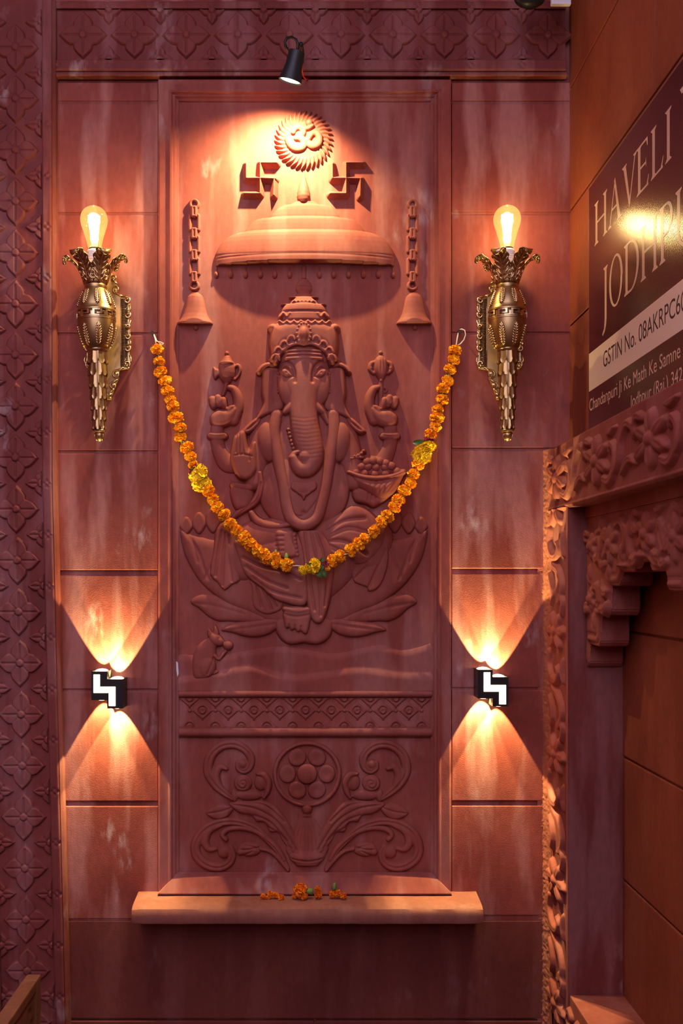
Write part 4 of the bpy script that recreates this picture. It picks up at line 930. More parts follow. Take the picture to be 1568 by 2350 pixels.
        link('urn_leaf', bm_mesh('urn_leaf', bm, True), M['goldhi'], urn)
    for k in range(8):
        a = 2*PI*(k+0.35)/8
        feather(668, 709, a); feather(799, 747, a+0.02)
    # Greek key band
    turn('key_band', [(41.5, 718), (42.2, 719), (42.2, 734), (41.5, 735)], M['golddk'], 48, urn)
    for k in range(9):
        a0 = 2*PI*k/9; du = 2*PI/9/6.0
        def bar_(i0, i1, y0, y1):
            V = []; m = 4
            for off in (42.0, 44.2):
                for y in (y0, y1):
                    for q in range(m+1): V.append(R(a0+du*(i0+(i1-i0)*q/m), off*KS, y))
            F = []; w = m+1
            for q in range(m):
                F += [(2*w+q, 2*w+q+1, 3*w+q+1, 3*w+q), (q, q+1, 2*w+q+1, 2*w+q), (w+q+1, w+q, 3*w+q, 3*w+q+1)]
            F += [(0, 2*w, 3*w, w), (m, w+m, 3*w+m, 2*w+m)]
            return V, F
        VV, FF = [], []
        for b_ in ((0, 0.9, 719, 734), (0, 4.3, 719, 721.6), (3.5, 4.3, 719, 729.6), (1.9, 4.3, 727, 729.6), (0, 5.95, 731.6, 734), (5.1, 5.95, 724, 734)):
            V, F = bar_(*b_); FF += [tuple(i+len(VV) for i in f_) for f_ in F]; VV += V
        link('greek_key', mesh_from('greek_key', VV, FF), M['goldhi'], urn)
    # leaf crown
    turn('cup', [(18, 656), (24, 650), (27, 638), (30, 622), (33, 612), (31, 611), (26, 620), (20, 622)], M['gold'], 36)
    prof_r = [22, 25, 29, 34, 41, 50, 59, 67, 72, 73, 70]; prof_y = [654, 642, 630, 618, 606, 597, 591, 589, 592, 598, 603]
    wv = [10, 13, 15, 17, 18.5, 18.5, 17, 14.5, 11.5, 8.5, 5]
    for k in range(6):
        a0 = PI/6+k*PI/3; V = []; F = []; ns, nv = 31, 11
        for i in range(ns):
            s = i/(ns-1)*10; r = np.interp(s, range(11), prof_r); y = np.interp(s, range(11), prof_y); w = np.interp(s, range(11), wv)*(1+0.13*math.sin(s*4.2))
            for j in range(nv):
                v = j/(nv-1)*2-1
                off = 2.6*math.cos(v*1.3)-3.5*v*v+1.2*math.cos(v*14+s*1.3)*min(1, s/3)+(2.2*math.exp(-(v/0.12)**2))
                lift = 2.5*abs(v)**1.5*(0.4 if s > 6 else 1)
                rr = r-off*0+off*(0.8 if s < 5 else 0.3); yy = y+lift+(off*0.5 if s > 5 else 0)
                ca, sa = math.cos(a0), math.sin(a0); t = v*w
                V.append(P((rr*sa+t*ca)*KS, (rr*ca-t*sa)*KS, yy))
        for i in range(ns-1):
            for j in range(nv-1): F.append((i*nv+j, i*nv+j+1, (i+1)*nv+j+1, (i+1)*nv+j))
        o = link('crown_leaf', mesh_from('crown_leaf', V, F, True), M['gold'], root)
        md = o.modifiers.new('thick', 'SOLIDIFY'); md.thickness = 0.0018; md.offset = 0
        def lq(sv_, v, up):
            r = np.interp(sv_, range(11), prof_r); y = np.interp(sv_, range(11), prof_y); w = np.interp(sv_, range(11), wv); t = v*w
            rn = np.interp(sv_+0.5, range(11), prof_r)-np.interp(sv_-0.5, range(11), prof_r); yn = np.interp(sv_+0.5, range(11), prof_y)-np.interp(sv_-0.5, range(11), prof_y); L = math.hypot(rn, yn) or 1
            rr = r-yn/L*up; yy = y+rn/L*up+2.5*abs(v)**1.5; ca, sa = math.cos(a0), math.sin(a0)
            return P((rr*sa+t*ca)*KS, (rr*ca-t*sa)*KS, yy)
        bm = bmesh.new(); bm_tube(bm, [lq(q, 0, 3.2) for q in np.linspace(0.3, 9.6, 16)], 0.0017, 6)
        for i in range(9):
            for sg_ in (-1, 1): bm_tube(bm, [lq(0.3+0.95*i, sg_*0.08, 3.0), lq(0.9+0.95*i, sg_*0.5, 2.6), lq(1.7+0.95*i, sg_*0.93, 0.8)], [0.0013, 0.0020, 0.0010], 6)
        bm_tube(bm, [lq(9.4, -0.75, 0.5), lq(9.9, -0.4, 1.2), lq(10, 0, 1.6), lq(9.9, 0.4, 1.2), lq(9.4, 0.75, 0.5)], 0.0024, 7)
        link('leaf_vein', bm_mesh('leaf_vein', bm, True), M['goldhi'], o)
        a1 = k*PI/3; bm = bmesh.new()
        def eye(r_, ry, oy):
            return [R(a1+r_*math.cos(t)/30, (29.5+1.6-0.24*(ry*math.sin(t)+oy))*KS, 636+ry*math.sin(t)*(1.25 if math.sin(t) < 0 else 0.8)+oy) for t in np.linspace(0, 2*PI, 18, endpoint=False)]
        bm_tube(bm, eye(9, 13, 0), 0.0016, 6, True); bm_tube(bm, eye(5, 7, 2), 0.0013, 6, True)
        bm_tube(bm, [R(a1, (31)*KS, 637), R(a1, 30.5*KS, 641)], 0.0022, 8); link('crown_eye', bm_mesh('crown_eye', bm, True), M['goldhi'], root)
    # tapering scaled tail
    turn('tail_core', [(14, 806), (19.5, 808), (19, 835), (17.5, 865), (16, 895), (14.5, 920), (13, 945), (11.5, 968), (11, 984), (9, 986)], M['golddk'], 24)
    ty = [806, 835, 862, 890, 916, 941, 964, 985]; tr_ = [20, 19.5, 18.3, 17, 15.6, 14.2, 13, 12]
    for q in range(7):
        y0, y1 = ty[q]-4, ty[q+1]+2; m = 10
        V0 = []
        for kk in range(m):
            a0 = 2*PI*(kk+0.5*(q % 2))/m; V = []; F = []; ns, nv = 8, 9
            for i in range(ns):
                s = i/(ns-1)
                for j in range(nv):
                    v = j/(nv-1)*2-1; y = y0+(y1-y0)*s*(1-0.22*v*v*v*v)
                    r = np.interp(y, ty, tr_)+0.6+2.3*s+0.9*(abs(v) > 0.7)-0.5*(abs(v) < 0.2)+(0.8 if s > 0.88 else 0)
                    V.append(R(a0+v*PI/m*0.94, r*KS, y))
            for i in range(ns-1):
                for j in range(nv-1): F.append((i*nv+j, i*nv+j+1, (i+1)*nv+j+1, (i+1)*nv+j))
            link('scale', mesh_from('scale', V, F, True), M['gold'], root)
    turn('tail_flange', [(9, 984), (14, 986), (16, 989), (15, 992), (10, 994)], M['goldhi'], 28)
    bud = turn('finial', [(8, 992), (11, 996), (11.5, 1001), (9.5, 1007), (6, 1011), (2.5, 1013.5)], M['gold'], 24)
    for kk in range(6):
        bm = bmesh.new(); a0 = kk*PI/3; bm_tube(bm, [R(a0, r*KS, y) for r, y in ((11.2, 995), (12, 1001), (9.8, 1007), (6, 1011.5))], 0.0008, 5); link('finial_rib', bm_mesh('finial_rib', bm, True), M['goldhi'], bud)
    # socket and bulb
    sk = turn('bulb_socket', [(10, 622), (15, 622), (15.5, 602), (16, 598), (17.5, 597), (17.5, 594), (16.5, 593), (17.5, 592), (17.5, 589), (16.5, 588), (17.5, 587), (17.5, 584), (16.5, 583), (17.5, 582), (17.5, 578), (16, 575), (14, 574)], M['white'], 32)
    turn('bulb_cap', [(12, 575), (13.5, 574), (13.5, 570), (12, 569)], M['iron'], 24, sk)
    bp_ = [(13.0, 572), (15, 568), (17, 558), (20.5, 545), (25, 530), (29.5, 516), (31, 506), (30.5, 498), (27, 488), (20, 480), (11, 475), (4, 472.5), (2.5, 471)]
    bp_ = [(float(a), float(b)) for a, b in crom(bp_, 3)]
    bulb = turn('glass_bulb', bp_, M['bulb'], 36, root, 80)
    bm = bmesh.new()
    for kk in range(8):
        a0 = kk*PI/4+0.2; bm_tube(bm, [R(a0, 4.0, 556), R(a0, 7, 535), R(a0, 11, 495)], [0.0012, 0.0026, 0.0026], 6)
    o = link('filament', bm_mesh('filament', bm, True), M['filament'], bulb)
    bm = bmesh.new(); bm_tube(bm, [P(0, 0, 570), P(0, 0, 550)], [0.006, 0.003], 10); bm_tube(bm, [P(0, 0, 550), P(0, 0, 492)], 0.0009, 6); link('glass_stem', bm_mesh('glass_stem', bm, True), M['bulb'], bulb)
    lamp_light('POINT', 'bulb_light', P(0, 0, 520), BULB_W, (1.0, 0.76, 0.30), 0.014)
    return root
sconce(240.4, 758.5, 0.0255, 250, 'brass torch sconce with lit amber bulb on the wall beside the lattice pilaster', 'brass torch sconces')
sconce(1146.5, 757.5, 0.002, 1145, 'brass torch sconce with lit amber bulb on the wall beside the sign', 'brass torch sconces')
# ================================================================= UP-AND-DOWN WALL LAMPS
def wall_lamp(xa, xb, xc, yA, yA2, yB, yB2, strip, label):
    k = 1/1.0245
    fx = lambda x: 700+(x-700)*k
    fy = lambda y: 1335+(y-1335)*k
    root = empty('wall_lamp', W(fx(xb), fy((yA+yB2)/2), 0), label, 'wall lamp', 'black wall lamps throwing beams')
    for x0, x1, y0, y1 in ((xa, xb, yA, yA2), (xb, xc, yB, yB2)):
        x0, x1, y0, y1 = fx(x0), fx(x1), fy(y0), fy(y1); t = 1.6
        bm = bmesh.new()
        O = [[bm.verts.new(W(x, y, h)) for x, h in ((x0, 1), (x1, 1), (x1, 55), (x0, 55))] for y in (y0, y1)]
        I = [[bm.verts.new(W(x, y, h)) for x, h in ((x0+t, 1+t), (x1-t, 1+t), (x1-t, 55-t), (x0+t, 55-t))] for y in (y0, y1)]
        for j in range(4):
            q = (j+1) % 4
            bm.faces.new((O[0][j], O[0][q], O[1][q], O[1][j])); bm.faces.new((I[0][q], I[0][j], I[1][j], I[1][q]))
            bm.faces.new((O[0][j], I[0][j], I[0][q], O[0][q])); bm.faces.new((O[1][q], I[1][q], I[1][j], O[1][j]))
        bmesh.ops.recalc_face_normals(bm, faces=bm.faces)
        hs = link('housing', bm_mesh('housing', bm), M['black'], root)
        cx = (x0+x1)/2
        for yy, sg in ((y0, -1), (y1, 1)):
            V = []; F = []; nr_, na = 6, 24
            for i in range(nr_+1):
                a = i/nr_*PI/2
                for j in range(na): V.append(W(cx+15.2*math.cos(a)*math.cos(2*PI*j/na), yy+sg*(-2.5+6.5*math.sin(a)), 25+15.2*math.cos(a)*math.sin(2*PI*j/na)))
            for i in range(nr_):
                for j in range(na): F.append((i*na+j, i*na+(j+1) % na, (i+1)*na+(j+1) % na, (i+1)*na+j))
            link('lens', mesh_from('lens', V, F, True), M['lens'], hs)
            lamp_light('SPOT', 'beam', W(cx, yy-sg*26.5, 24), BEAM_W, (1.0, 0.80, 0.30), 0.0022, None, math.radians(61), 0.10, (0, 0, -sg))
    bm = bmesh.new()
    for x0, y0, x1, y1 in strip: bm_box(bm, W(fx(x0), fy(y0), 54.4), W(fx(x1), fy(y1), 56.2))
    link('light_strip', bm_mesh('light_strip', bm), M['strip'], root)
    return root
wall_lamp(210, 246, 282, 1541, 1607, 1559, 1626, [(215, 1548, 229.5, 1590), (229.5, 1576, 265, 1590), (250, 1590, 265, 1620)], 'black stepped lamp with glowing zigzag strip near the lattice pilaster')
wall_lamp(1097, 1131, 1167, 1537, 1603, 1554, 1621, [(1110.5, 1543, 1125.5, 1587), (1125.5, 1572, 1161.5, 1587), (1146, 1587, 1161.5, 1616)], 'black stepped lamp with glowing zigzag strip near the carved window')
# ================================================================= SPOTLIGHT ABOVE THE SUN DISC
sp_root = empty('spotlight', W(690, 160, 10), 'scuffed black spotlight shining down on the sun disc', 'spotlight')
def S(x, y, d):
    k = (DIST-d)/DIST; return W(VX+(x-VX)*k, VY+(y-VY)*k, d)
A, B = S(682, 118, 134), S(666, 187, 120); ax = (B-A).normalized()
def along(prof, name, mat, parent, n=32):
    q = ax.to_track_quat('Z', 'Y').to_matrix().to_4x4()
    bm = bmesh.new(); bm_lathe(bm, prof, n); bmesh.ops.recalc_face_normals(bm, faces=bm.faces)
    bmesh.ops.transform(bm, matrix=Matrix.Translation(A) @ q, verts=bm.verts)
    me = bm_mesh(name, bm, True); me.set_sharp_from_angle(angle=math.radians(35)); return link(name, me, mat, parent)
Ls = (B-A).length
hd = along([(0.011, -0.001), (0.0165, 0), (0.0175, 0.003), (0.0185, Ls*0.45), (0.0205, Ls*0.62), (0.0245, Ls*0.90), (0.0255, Ls), (0.0235, Ls), (0.0225, Ls-0.004)], 'lamp_head', M['worn'], sp_root)
along([(0.0002, Ls-0.004), (0.0222, Ls-0.0042), (0.0222, Ls-0.0030), (0.012, Ls-0.0012), (0.0002, Ls-0.0005)], 'spot_lens', M['spotlens'], hd)
wbox('bracket_plate', 686, 140, 700, 168, 8, 13, M['iron'], sp_root, 0.001)
tube('bracket_arm', [W(693, 152, 12), W(694, 150, 60), W(691, 148, 90)], 0.0045, M['worn'], sp_root)
tube('cable_loop', [S(662, 118, 104), S(655, 104, 110), S(654, 96, 112), S(659, 87, 110), S(669, 85, 106), S(680, 91, 100), S(684, 103, 98), S(682, 118, 100)], 0.0030, M['blackwire'], sp_root)
tube('red_wire', [S(694, 150, 80), S(694, 163, 70), S(697, 176, 40), S(703, 183, 24), S(707, 181, 10)], 0.0016, M['redwire'], sp_root)
lamp_light('SPOT', 'spot_beam', B+ax*0.003, SPOT_W, (1.0, 0.80, 0.36), 0.007, None, math.radians(136), 1.0, (-0.16, 0.40, -1.0))
# ================================================================= GARLAND
def flower_mesh(name, seed, npet, r, sq=0.82, plen=0.42, rows=1.0):
    """a ruffled ball of little curled petals about its own centre, stem side towards -z"""
    rg = np.random.default_rng(seed); V = []; F = []
    for i in range(npet):
        z = 1-1.72*(i+0.5)/npet; a = i*2.39996+rg.normal(0, 0.12); s = math.sqrt(max(0, 1-z*z))
        nrm = Vector((s*math.cos(a), s*math.sin(a), z)); t1 = nrm.cross(Vector((0.1, 0.2, 1))).normalized(); t2 = nrm.cross(t1)
        ph = rg.uniform(0, 2*PI); u = t1*math.cos(ph)+t2*math.sin(ph); w = nrm.cross(u)
        rad = r*(1+rg.normal(0, 0.07)); pw = r*plen*rg.uniform(0.75, 1.15); b = len(V)
        for (x, o) in ((-1, 0.56), (0, 0.60), (1, 0.56)):
            V.append((nrm*rad*o+w*pw*x*0.35))
        for (x, o) in ((-1, 0.88), (0, 0.80), (1, 0.88)):
            V.append((nrm*rad*o+w*pw*x*0.75+u*pw*(0.28-0.2*abs(x))))
        for (x, o) in ((-0.8, 1.0), (0, 0.98), (0.8, 1.0)):
            V.append((nrm*rad*(o+rg.normal(0, 0.03))+w*pw*x+u*pw*(0.62-0.3*abs(x))))
        for q in (0, 3):
            F += [(b+q, b+q+1, b+q+4, b+q+3), (b+q+1, b+q+2, b+q+5, b+q+4)]
    V = [Vector((v.x, v.y, v.z*sq)) for v in V]; b = len(V); n = 10
    core = [(0.05, -0.78), (0.6, -0.5), (0.66, 0.0), (0.5, 0.42), (0.05, 0.62)]
    for rr, z in core:
        for j in range(n): V.append(Vector((rr*r*math.cos(2*PI*j/n), rr*r*math.sin(2*PI*j/n), z*r*sq)))
    for i in range(len(core)-1):
        for j in range(n): F.append((b+i*n+j, b+i*n+(j+1) % n, b+(i+1)*n+(j+1) % n, b+(i+1)*n+j))
    return mesh_from(name, V, F, True)
def calyx_mesh():
    bm = bmesh.new(); bm_lathe(bm, [(0.0010, -0.0150), (0.0024, -0.0145), (0.0040, -0.010), (0.0046, -0.006), (0.0052, 0.0), (0.003, 0.001)], 10); return bm_mesh('calyx', bm, True)
FM = [flower_mesh('marigold', 20+i, 92, 0.0148, 0.80) for i in range(4)]
FY = [flower_mesh('chrysanthemum', 40+i, 100, 0.022, 0.55, 0.5) for i in range(2)]
FR = flower_mesh('rose', 61, 26, 0.010, 0.9, 0.7)
CAL = calyx_mesh()
for me in FM: me.materials.append(M['orange'])
for me in FY: me.materials.append(M['yellow'])
FR.materials.append(M['crimson']); CAL.materials.append(M['green'])
gar = empty('marigold_garland', W(703, 1310, 30), 'orange marigold garland looped across the seated figure between two nails', 'garland')
def depth(x, y):
    return 24+25*math.exp(-((y-1270)/250)**2)+(10 if y < 1000 and (x < 415 or x > 995) else 4)
def seat(o, x, y, d, axis, spin, sc, parent):
    """axis: picture direction the flower's face points along (dx, dy down, out)"""
    v = Vector((axis[0], -axis[2], -axis[1])).normalized()
    q = v.to_track_quat('Z', 'Y').to_matrix() @ Matrix.Rotation(spin, 3, 'Z')
    o.parent = parent; o.matrix_parent_inverse = Matrix.Translation(-wloc(parent))
    o.location = S(x, y, d); o.rotation_euler = q.to_euler(); o.scale = (sc, sc, sc); C.objects.link(o)
LEFT = [(361, 801, .95), (366, 829, .85), (369, 853, 1.0), (379, 874, .95), (385, 897, .98), (391, 917, .85), (397, 932, .95), (403, 958, 1.12), (414, 981, .92), (413, 1002, .9), (429, 1027, 1.05), (437, 1047, .92), (443, 1066, .72), (478, 1127, .95), (489, 1146, .92), (500, 1164, .95), (515, 1181, .98), (528, 1203, 1.0), (543, 1218, .92), (561, 1234, 1.08), (575, 1250, .98), (590, 1263, .95), (605, 1271, .95), (612, 1281, .9), (632, 1277, .8), (632, 1292, .85), (657, 1294, 1.05), (656, 1302, .8)]
RIGHT = [(1045, 804, .98), (1042, 826, .95), (1033, 847, .9), (1028, 874, .92), (1017, 892, .98), (1015, 917, .95), (1005, 939, .85), (1003, 957, 1.05), (1000, 978, .9), (988, 996, .92), (960, 1067, .95), (949, 1088, .92), (943, 1108, .92), (928, 1125, .98), (915, 1147, 1.0), (905, 1164, .95), (890, 1183, 1.02), (876, 1198, .98), (859, 1216, .85), (857, 1224, .75), (838, 1236, .88), (823, 1249, 1.05), (804, 1258, .78), (807, 1268, .75), (781, 1276, .95), (762, 1282, .72), (764, 1292, .7), (750, 1302, .55)]
rg = random.Random(5)
flow = []
for lst in (LEFT, RIGHT):
    for i, (x, y, s_) in enumerate(lst):
        j = min(i+1, len(lst)-1); tx, ty_ = lst[j][0]-lst[max(j-1, 0)][0], lst[j][1]-lst[max(j-1, 0)][1]; L = math.hypot(tx, ty_) or 1
        sgn = 1 if lst is LEFT and y > 1100 else -1
        axis = (tx/L*sgn*1.05+rg.uniform(-.3, .3), ty_/L*sgn*1.05+rg.uniform(-.3, .3), 0.5+rg.uniform(-.25, .3))
        o = bpy.data.objects.new('marigold', FM[rg.randrange(4)]); seat(o, x, y, depth(x, y), axis, rg.uniform(0, 6), s_, gar)
        c_ = bpy.data.objects.new('calyx', CAL); C.objects.link(c_); c_.parent = o; c_.location = (0, 0, -0.0105)
for x, y, s_, ax_ in ((456, 1089, 1.0, (-0.3, -0.2, 1)), (455, 1117, .62, (-0.4, 0.7, .8)), (473, 1110, .62, (0.6, 0.1, .9)), (968, 1044, .95, (-.1, .1, 1)), (983, 1025, .78, (0.1, 0.9, .35)), (722, 1300, .78, (-0.7, 0.1, .6)), (695, 1309, .5, (-0.6, 0.4, .7)), (706, 1305, .45, (-0.7, 0.4, .6))):
    o = bpy.data.objects.new('chrysanthemum', FY[rg.randrange(2)]); seat(o, x, y, depth(x, y)+3, ax_, rg.uniform(0, 6), s_, gar)
for x, y, s_ in ((451, 1072, .7), (459, 1070, .6), (439, 1082, .6), (978, 1010, .6), (990, 1011, .6), (743, 1294, .75), (741, 1306, .6), (749, 1298, .6)):
    o = bpy.data.objects.new('rose', FR); seat(o, x, y, depth(x, y)+2, (0.2, 0.2, 1), rg.uniform(0, 6), s_, gar)
def leafm():
    V = []; F = []
    for i in range(9):
        s = i/8; w = 0.008*math.sin(PI*(0.08+0.92*s))**0.8
        for j in range(5):
            v = j/4*2-1; V.append((v*w, s*0.034-0.017, 0.0022*abs(v)-0.004*(s-.5)**2*4+0.001*math.sin(s*9)))
    for i in range(8):
        for j in range(4): F.append((i*5+j, i*5+j+1, (i+1)*5+j+1, (i+1)*5+j))
    me = mesh_from('leaf', V, F, True); me.materials.append(M['leaf']); return me
LF = leafm()
for x, y, rot, s_ in ((452, 1080, 1.25, 1.0), (966, 1017, 1.7, 1.0), (985, 1018, -1.5, .9), (737, 1296, 0.25, 1.05), (731, 1313, -0.6, .9), (743, 1314, 2.6, .7), (711, 1297, 1.4, .6)):
    o = bpy.data.objects.new('leaf', LF); o.parent = gar; o.matrix_parent_inverse = Matrix.Translation(-wloc(gar)); o.location = S(x, y, depth(x, y)+6)
    o.rotation_euler = (PI/2, rot, 0); o.scale = (s_,)*3; C.objects.link(o)
path = [(353, 766)]+[(x, y) for x, y, _ in LEFT]+[(680, 1298), (700, 1300), (722, 1300)]+[(x, y) for x, y, _ in RIGHT[::-1]]+[(1053, 763)]
tube('garland_string', [S(x, y, depth(x, y) if 0 < i < len(path)-1 else 20) for i, (x, y) in enumerate(path)], 0.0009, M['thread'], gar, 6)
tube('thread_loop', [S(352, 766, 22), S(355, 775, 26), S(358, 783, 30), S(368, 785, 30), S(375, 788, 30), S(374, 791, 30), S(368, 789, 30), S(360, 782, 28), S(354, 768, 23)], 0.0010, M['thread'], gar, 6)
tube('thread_loop', [S(1052, 764, 22), S(1049, 778, 26), S(1047, 793, 30), S(1056, 790, 30), S(1065, 780, 30), S(1069, 768, 29), S(1067, 758, 27), S(1060, 755, 25), S(1055, 757, 22)], 0.0011, M['thread'], gar, 6)
for x, y, t in ((350, 764, 'small rusty nail holding the garland near the lattice pilaster'), (1055, 761, 'small rusty nail holding the garland nearer the sign')):
    bm = bmesh.new(); a, b = W(x, y, -6), S(x, y, 24); bm_tube(bm, [a, b], 0.0022, 8); bm_tube(bm, [b, b+Vector((0, -0.002, 0))], 0.0045, 10)
    o = link('nail', bm_mesh('nail', bm), M['iron']); tag(o, t, 'nail')
# loose flowers on the ledge
def loose(name, label, parts):
    x0, y0 = parts[0][1:3]
    root = empty(name, S(x0, 2056, 50), label, 'flower')
    for me, x, y, d, s_, axis, mat in parts:
        o = bpy.data.objects.new('flower_head' if me in FM else 'calyx', me); seat(o, x, y, d, axis, rg.uniform(0, 6), s_, root)
        if mat:
            o.material_slots[0].link = 'OBJECT'; o.material_slots[0].material = mat
    return root
loose('marigold', 'large round orange marigold head resting on the stone ledge', [(FM[0], 691, 2044, 48, 1.12, (-.1, -.4, 1), M['dorange']), (FM[1], 676, 2056, 50, .4, (-.6, -.1, .6), M['dorange']), (FM[2], 698, 2058, 56, .5, (.3, .2, .8), M['dorange'])])
loose('marigold', 'small upright orange marigold lying right beside the largest flower head', [(FM[2], 730, 2041, 48, .52, (.7, -.3, .6), M['dorange']), (FM[1], 731, 2053, 50, .62, (.6, .1, .7), M['dorange']), (CAL, 717, 2046, 48, 1.5, (1, .1, 0), None)])
loose('marigold_petals', 'flattened broken marigold pieces left of the largest flower head on the ledge', [(FM[3], 604, 2058, 50, .45, (-.5, -.2, .8), M['dorange']), (FM[0], 617, 2059, 52, .38, (.1, -.5, .8), M['dorange']), (FM[1], 620, 2051, 48, .45, (.2, -.7, .6), M['dorange']), (FM[2], 632, 2054, 48, .45, (.3, -.5, .8), M['dorange']), (FM[3], 645, 2060, 54, .48, (.5, -.2, .8), M['dorange'])])
loose('marigold_petals', 'broken marigold with a bit of stem nearest the right end of the ledge', [(FM[1], 763, 2051, 48, .5, (-.5, -.3, .8), M['dorange']), (FM[0], 775, 2050, 48, .55, (.1, -.5, .8), M['dorange']), (FM[2], 789, 2056, 52, .5, (.5, -.2, .8), M['dorange']), (CAL, 767, 2041, 48, 1.0, (-.1, 1, 0), None)])
# ================================================================= SIGN
sg = empty('sign_board', Vector(((1302-784)/1000, -0.9, 1.7)), 'maroon hotel sign with beige lettering on the side wall above the cornice', 'sign')
XS = 1302.0
rbox('board', XS, 176, 502, 1309, 1640, 1042, M['signred'], sg, 0.0006)
def sv(d, row, off=0.6): return Vector(((XS-off-784)/1000, -d/1000, (2350-row)/1000+0.4))
def flat(name, polys, mat, off=0.12, parent=sg):
    bm = bmesh.new()
    for i, P in enumerate(polys): bm.faces.new([bm.verts.new(sv(d, r, off+0.012*i)) for d, r in P])
    bmesh.ops.triangulate(bm, faces=bm.faces)
    return link(name, bm_mesh(name, bm), mat, parent)
flat('cream_band', [[(177, 853), (1639, 853), (1639, 933), (177, 933)]], M['signcream'], 0.08)
tube('board_edge', [sv(176, 1042, -3), sv(176, 502, -3), sv(1640, 502, -3)], 0.0032, simple('sign_edge', (0.20, 0.10, 0.08), 0.4), sg, 8)
def rect(x0, y0, x1, y1): return [(x0, y0), (x1, y0), (x1, y1), (x0, y1)]
def serif(x0, x1, y, up): 
    m = (x0+x1)/2; k = 0.035; q = 0.07
    return [(x0-q, y), (x1+q, y), (x1+q, y+up*0.02), (x1, y+up*k*2), (x0, y+up*k*2), (x0-q, y+up*0.02)]
def stem(x0, w=0.125, y0=0, y1=1, s=(1, 1)):
    o = [rect(x0, y0, x0+w, y1)]
    if s[0]: o.append(serif(x0, x0+w, y0, 1))
    if s[1]: o.append(serif(x0, x0+w, y1, -1))
    return o
def arc(cx, cy, rx, ry, tx, ty_, a0, a1, n=22):
    """band between an outer and an inner ellipse, as quads"""
    T = np.linspace(a0, a1, n); O = [(cx+rx*math.cos(t), cy+ry*math.sin(t)) for t in T]; I = [(cx+(rx-tx)*math.cos(t), cy+(ry-ty_)*math.sin(t)) for t in T]
    return [[O[i], O[i+1], I[i+1], I[i]] for i in range(n-1)]
th = 0.045
GL = {
 'H': (0.93, stem(0.08)+stem(0.66)+[rect(0.15, 0.48, 0.7, 0.48+th)]),
 'A': (0.84, [[(0.06, 0), (0.11, 0), (0.425, 0.93), (0.40, 1.0)], [(0.60, 0), (0.745, 0), (0.42, 1.02), (0.36, 0.97)], rect(0.2, 0.34, 0.6, 0.34+th), serif(0.06, 0.11, 0, 1), serif(0.61, 0.735, 0, 1)]),
 'V': (0.80, [[(0.06, 1), (0.20, 1), (0.46, 0.06), (0.40, -0.02)], [(0.70, 1), (0.75, 1), (0.42, -0.02), (0.40, 0.06)], serif(0.07, 0.19, 1, -1), serif(0.70, 0.75, 1, -1)]),
 'E': (0.72, stem(0.08)+[rect(0.15, 0, 0.6, th), rect(0.15, 0.49, 0.5, 0.49+th), rect(0.15, 1-th, 0.57, 1), [(0.57, 0), (0.64, 0.2), (0.61, 0.2), (0.52, 0.04)], [(0.5, 0.96), (0.57, 1), (0.58, 0.82), (0.555, 0.82)], [(0.46, 0.51), (0.5, 0.62), (0.5, 0.4)]]),
 'L': (0.66, stem(0.08)+[rect(0.15, 0, 0.58, th), [(0.53, 0), (0.62, 0.22), (0.59, 0.22), (0.48, 0.04)]]),
 'I': (0.36, stem(0.1)),
 'J': (0.42, stem(0.16, 0.125, -0.1, 1, (0, 1))+[[(0.16, -0.1), (0.285, -0.1), (0.25, -0.25), (0.16, -0.36), (0.04, -0.42), (0.0, -0.38), (0.12, -0.28)]]),
 'O': (0.94, arc(0.45, 0.5, 0.41, 0.53, 0.115, 0.045, 0, 2*PI, 40)),
 'D': (0.91, stem(0.08)+arc(0.36, 0.5, 0.47, 0.5, 0.12, 0.045, -PI/2, PI/2)+[rect(0.15, 0, 0.37, th), rect(0.15, 1-th, 0.37, 1)]),
 'P': (0.70, stem(0.08)+arc(0.34, 0.72, 0.28, 0.28, 0.11, 0.045, -PI/2, PI/2)+[rect(0.15, 0.44, 0.35, 0.44+th), rect(0.15, 1-th, 0.35, 1)]),
 'U': (0.88, stem(0.10, 0.125, 0.3, 1, (0, 1))+stem(0.70, 0.05, 0.3, 1, (0, 1))+arc(0.425, 0.32, 0.325, 0.34, 0.1, 0.05, PI, 2*PI)),
 'R': (0.80, stem(0.08)+arc(0.34, 0.73, 0.26, 0.27, 0.11, 0.045, -PI/2, PI/2)+[rect(0.15, 0.46, 0.35, 0.46+th), rect(0.15, 1-th, 0.35, 1), [(0.3, 0.47), (0.42, 0.47), (0.8, 0.02), (0.66, 0.0)]]),
}
def word(txt, d0, base, cap, unit):
    for ch in txt:
        adv, polys = GL[ch]
        flat('letter', [[(d0+x*unit, base-y*cap) for x, y in P] for P in polys], M['signtext'], 0.14)
        d0 += adv*unit
word('HAVELI', 217, 638.5, 86, 103); word('JODHPUR', 272, 799, 95, 102)
flat('letter', [[(692, 546), (760, 546), (760, 556), (700, 556)], [(706, 546), (719, 546), (719, 632), (706, 632)]], M['signtext'], 0.14)
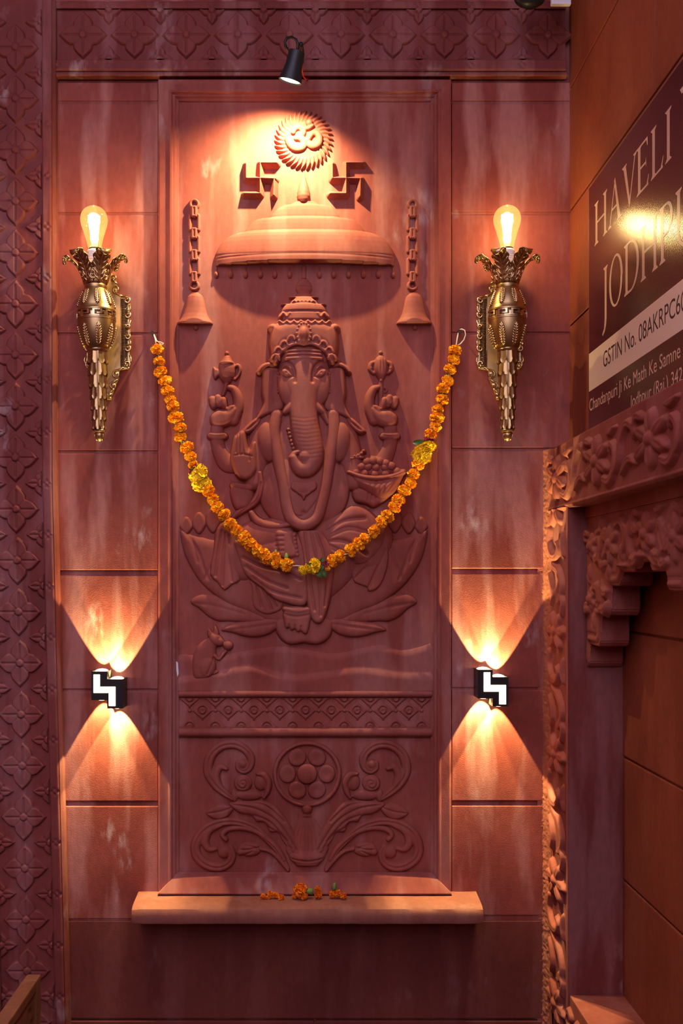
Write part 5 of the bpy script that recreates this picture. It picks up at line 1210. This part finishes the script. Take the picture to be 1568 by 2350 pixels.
def text(name, s_, d0, d1, base, cap, mat, off=0.2):
    cu = bpy.data.curves.new(name, 'FONT'); cu.body = s_; cu.size = 1.0
    o = bpy.data.objects.new('tmp_text', cu); C.objects.link(o)
    bpy.context.view_layer.update()
    me = bpy.data.meshes.new_from_object(o.evaluated_get(bpy.context.evaluated_depsgraph_get())); bpy.data.objects.remove(o)
    co = np.empty(len(me.vertices)*3, np.float32); me.vertices.foreach_get('co', co); co = co.reshape(-1, 3)
    x0, x1 = co[:, 0].min(), co[:, 0].max(); capu = 0.70
    d = d0+(co[:, 0]-x0)/(x1-x0)*(d1-d0); row = base-co[:, 1]/capu*cap
    out = np.stack([np.full(len(co), (XS-off-784)/1000), -d/1000, (2350-row)/1000+0.4], 1).astype(np.float32)
    me.vertices.foreach_set('co', out.ravel()); me.update(); me.name = name; me.materials.clear()
    return link(name, me, mat, sg)
text('lettering', 'GSTIN No. 08AKRPC60', 279, 716, 904, 32, M['signblack'])
text('lettering', 'Chandanpuri Ji Ke Math Ke Samne', 181, 694, 975, 25, M['signtext'])
text('lettering', 'Jodhpur (Raj.) 342', 446, 702, 1014.5, 23.5, M['signtext'])
# ================================================================= CARVED WOODEN BENCH END, LOWER LEFT
wb = empty('wooden_bench', Vector((-0.61, -0.7, 0)), 'carved wooden bench end standing at the lower left corner', 'bench')
XB = 186.0
def bx_(X0, d0, Z0, X1, d1, Z1): return Vector(((X0-784)/1000, -d0/1000, Z0/1000)), Vector(((X1-784)/1000, -d1/1000, Z1/1000))
a, b = bx_(XB-26, 352, 0, XB-5, 1500, 650); box('side_panel', a, b, M['wood'], wb, 0.002)
a, b = bx_(XB-27, 350, 0, XB+1, 384, 652); box('front_post', a, b, M['wood'], wb, 0.004)
a, b = bx_(XB-27, 384, 632, XB+1, 1500, 652); box('top_rail', a, b, M['wood'], wb, 0.003)
c = Carve(384, 2100+20, 760, 2400, 3.0, 2.2, floor=0.0); c.H = c.H+3.5
for P in ([(470, 2205), (440, 2180), (420, 2150)], [(520, 2240), (470, 2210), (450, 2230)], [(600, 2210), (560, 2190), (540, 2230), (580, 2250)], [(640, 2180), (690, 2200), (700, 2240)]): c.line(P, 9, -9)
for u, v in ((404, 2178), (405, 2230), (500, 2178), (640, 2230)): c.dent(u, v, 11, 10, -10)
link('carved_face', c.mesh('carved_face', (lambda u, v, h: np.stack([(XB-6+h-784)/1000, -u/1000, (2350+400-v)/1000], 1)), -9, -10, True), M['wood'], wb)
# ================================================================= FIXTURE AT THE TOP EDGE
wf = empty('ceiling_fixture', S(1288, 0, 120), 'corner of a white box fixture above the right end of the frieze', 'fixture')
p, q = S(1266, 9, 120), S(1312, -90, 120); box('casing', p, q+Vector((0, 0.012, 0)), M['white'], wf, 0.003)
p = S(1216, 2, 110); bm = bmesh.new(); bmesh.ops.create_uvsphere(bm, u_segments=24, v_segments=14, radius=0.034)
for v in bm.verts: v.co = Vector((v.co.x*1.0, v.co.y*0.6, v.co.z*0.62))+p+Vector((0, 0, 0.006))
link('cable_bundle', bm_mesh('cable_bundle', bm, True), M['blackwire'], wf)
tube('fixture_arm', [p+Vector((0.02, 0, 0.02)), S(1270, -20, 115)], 0.006, M['blackwire'], wf)
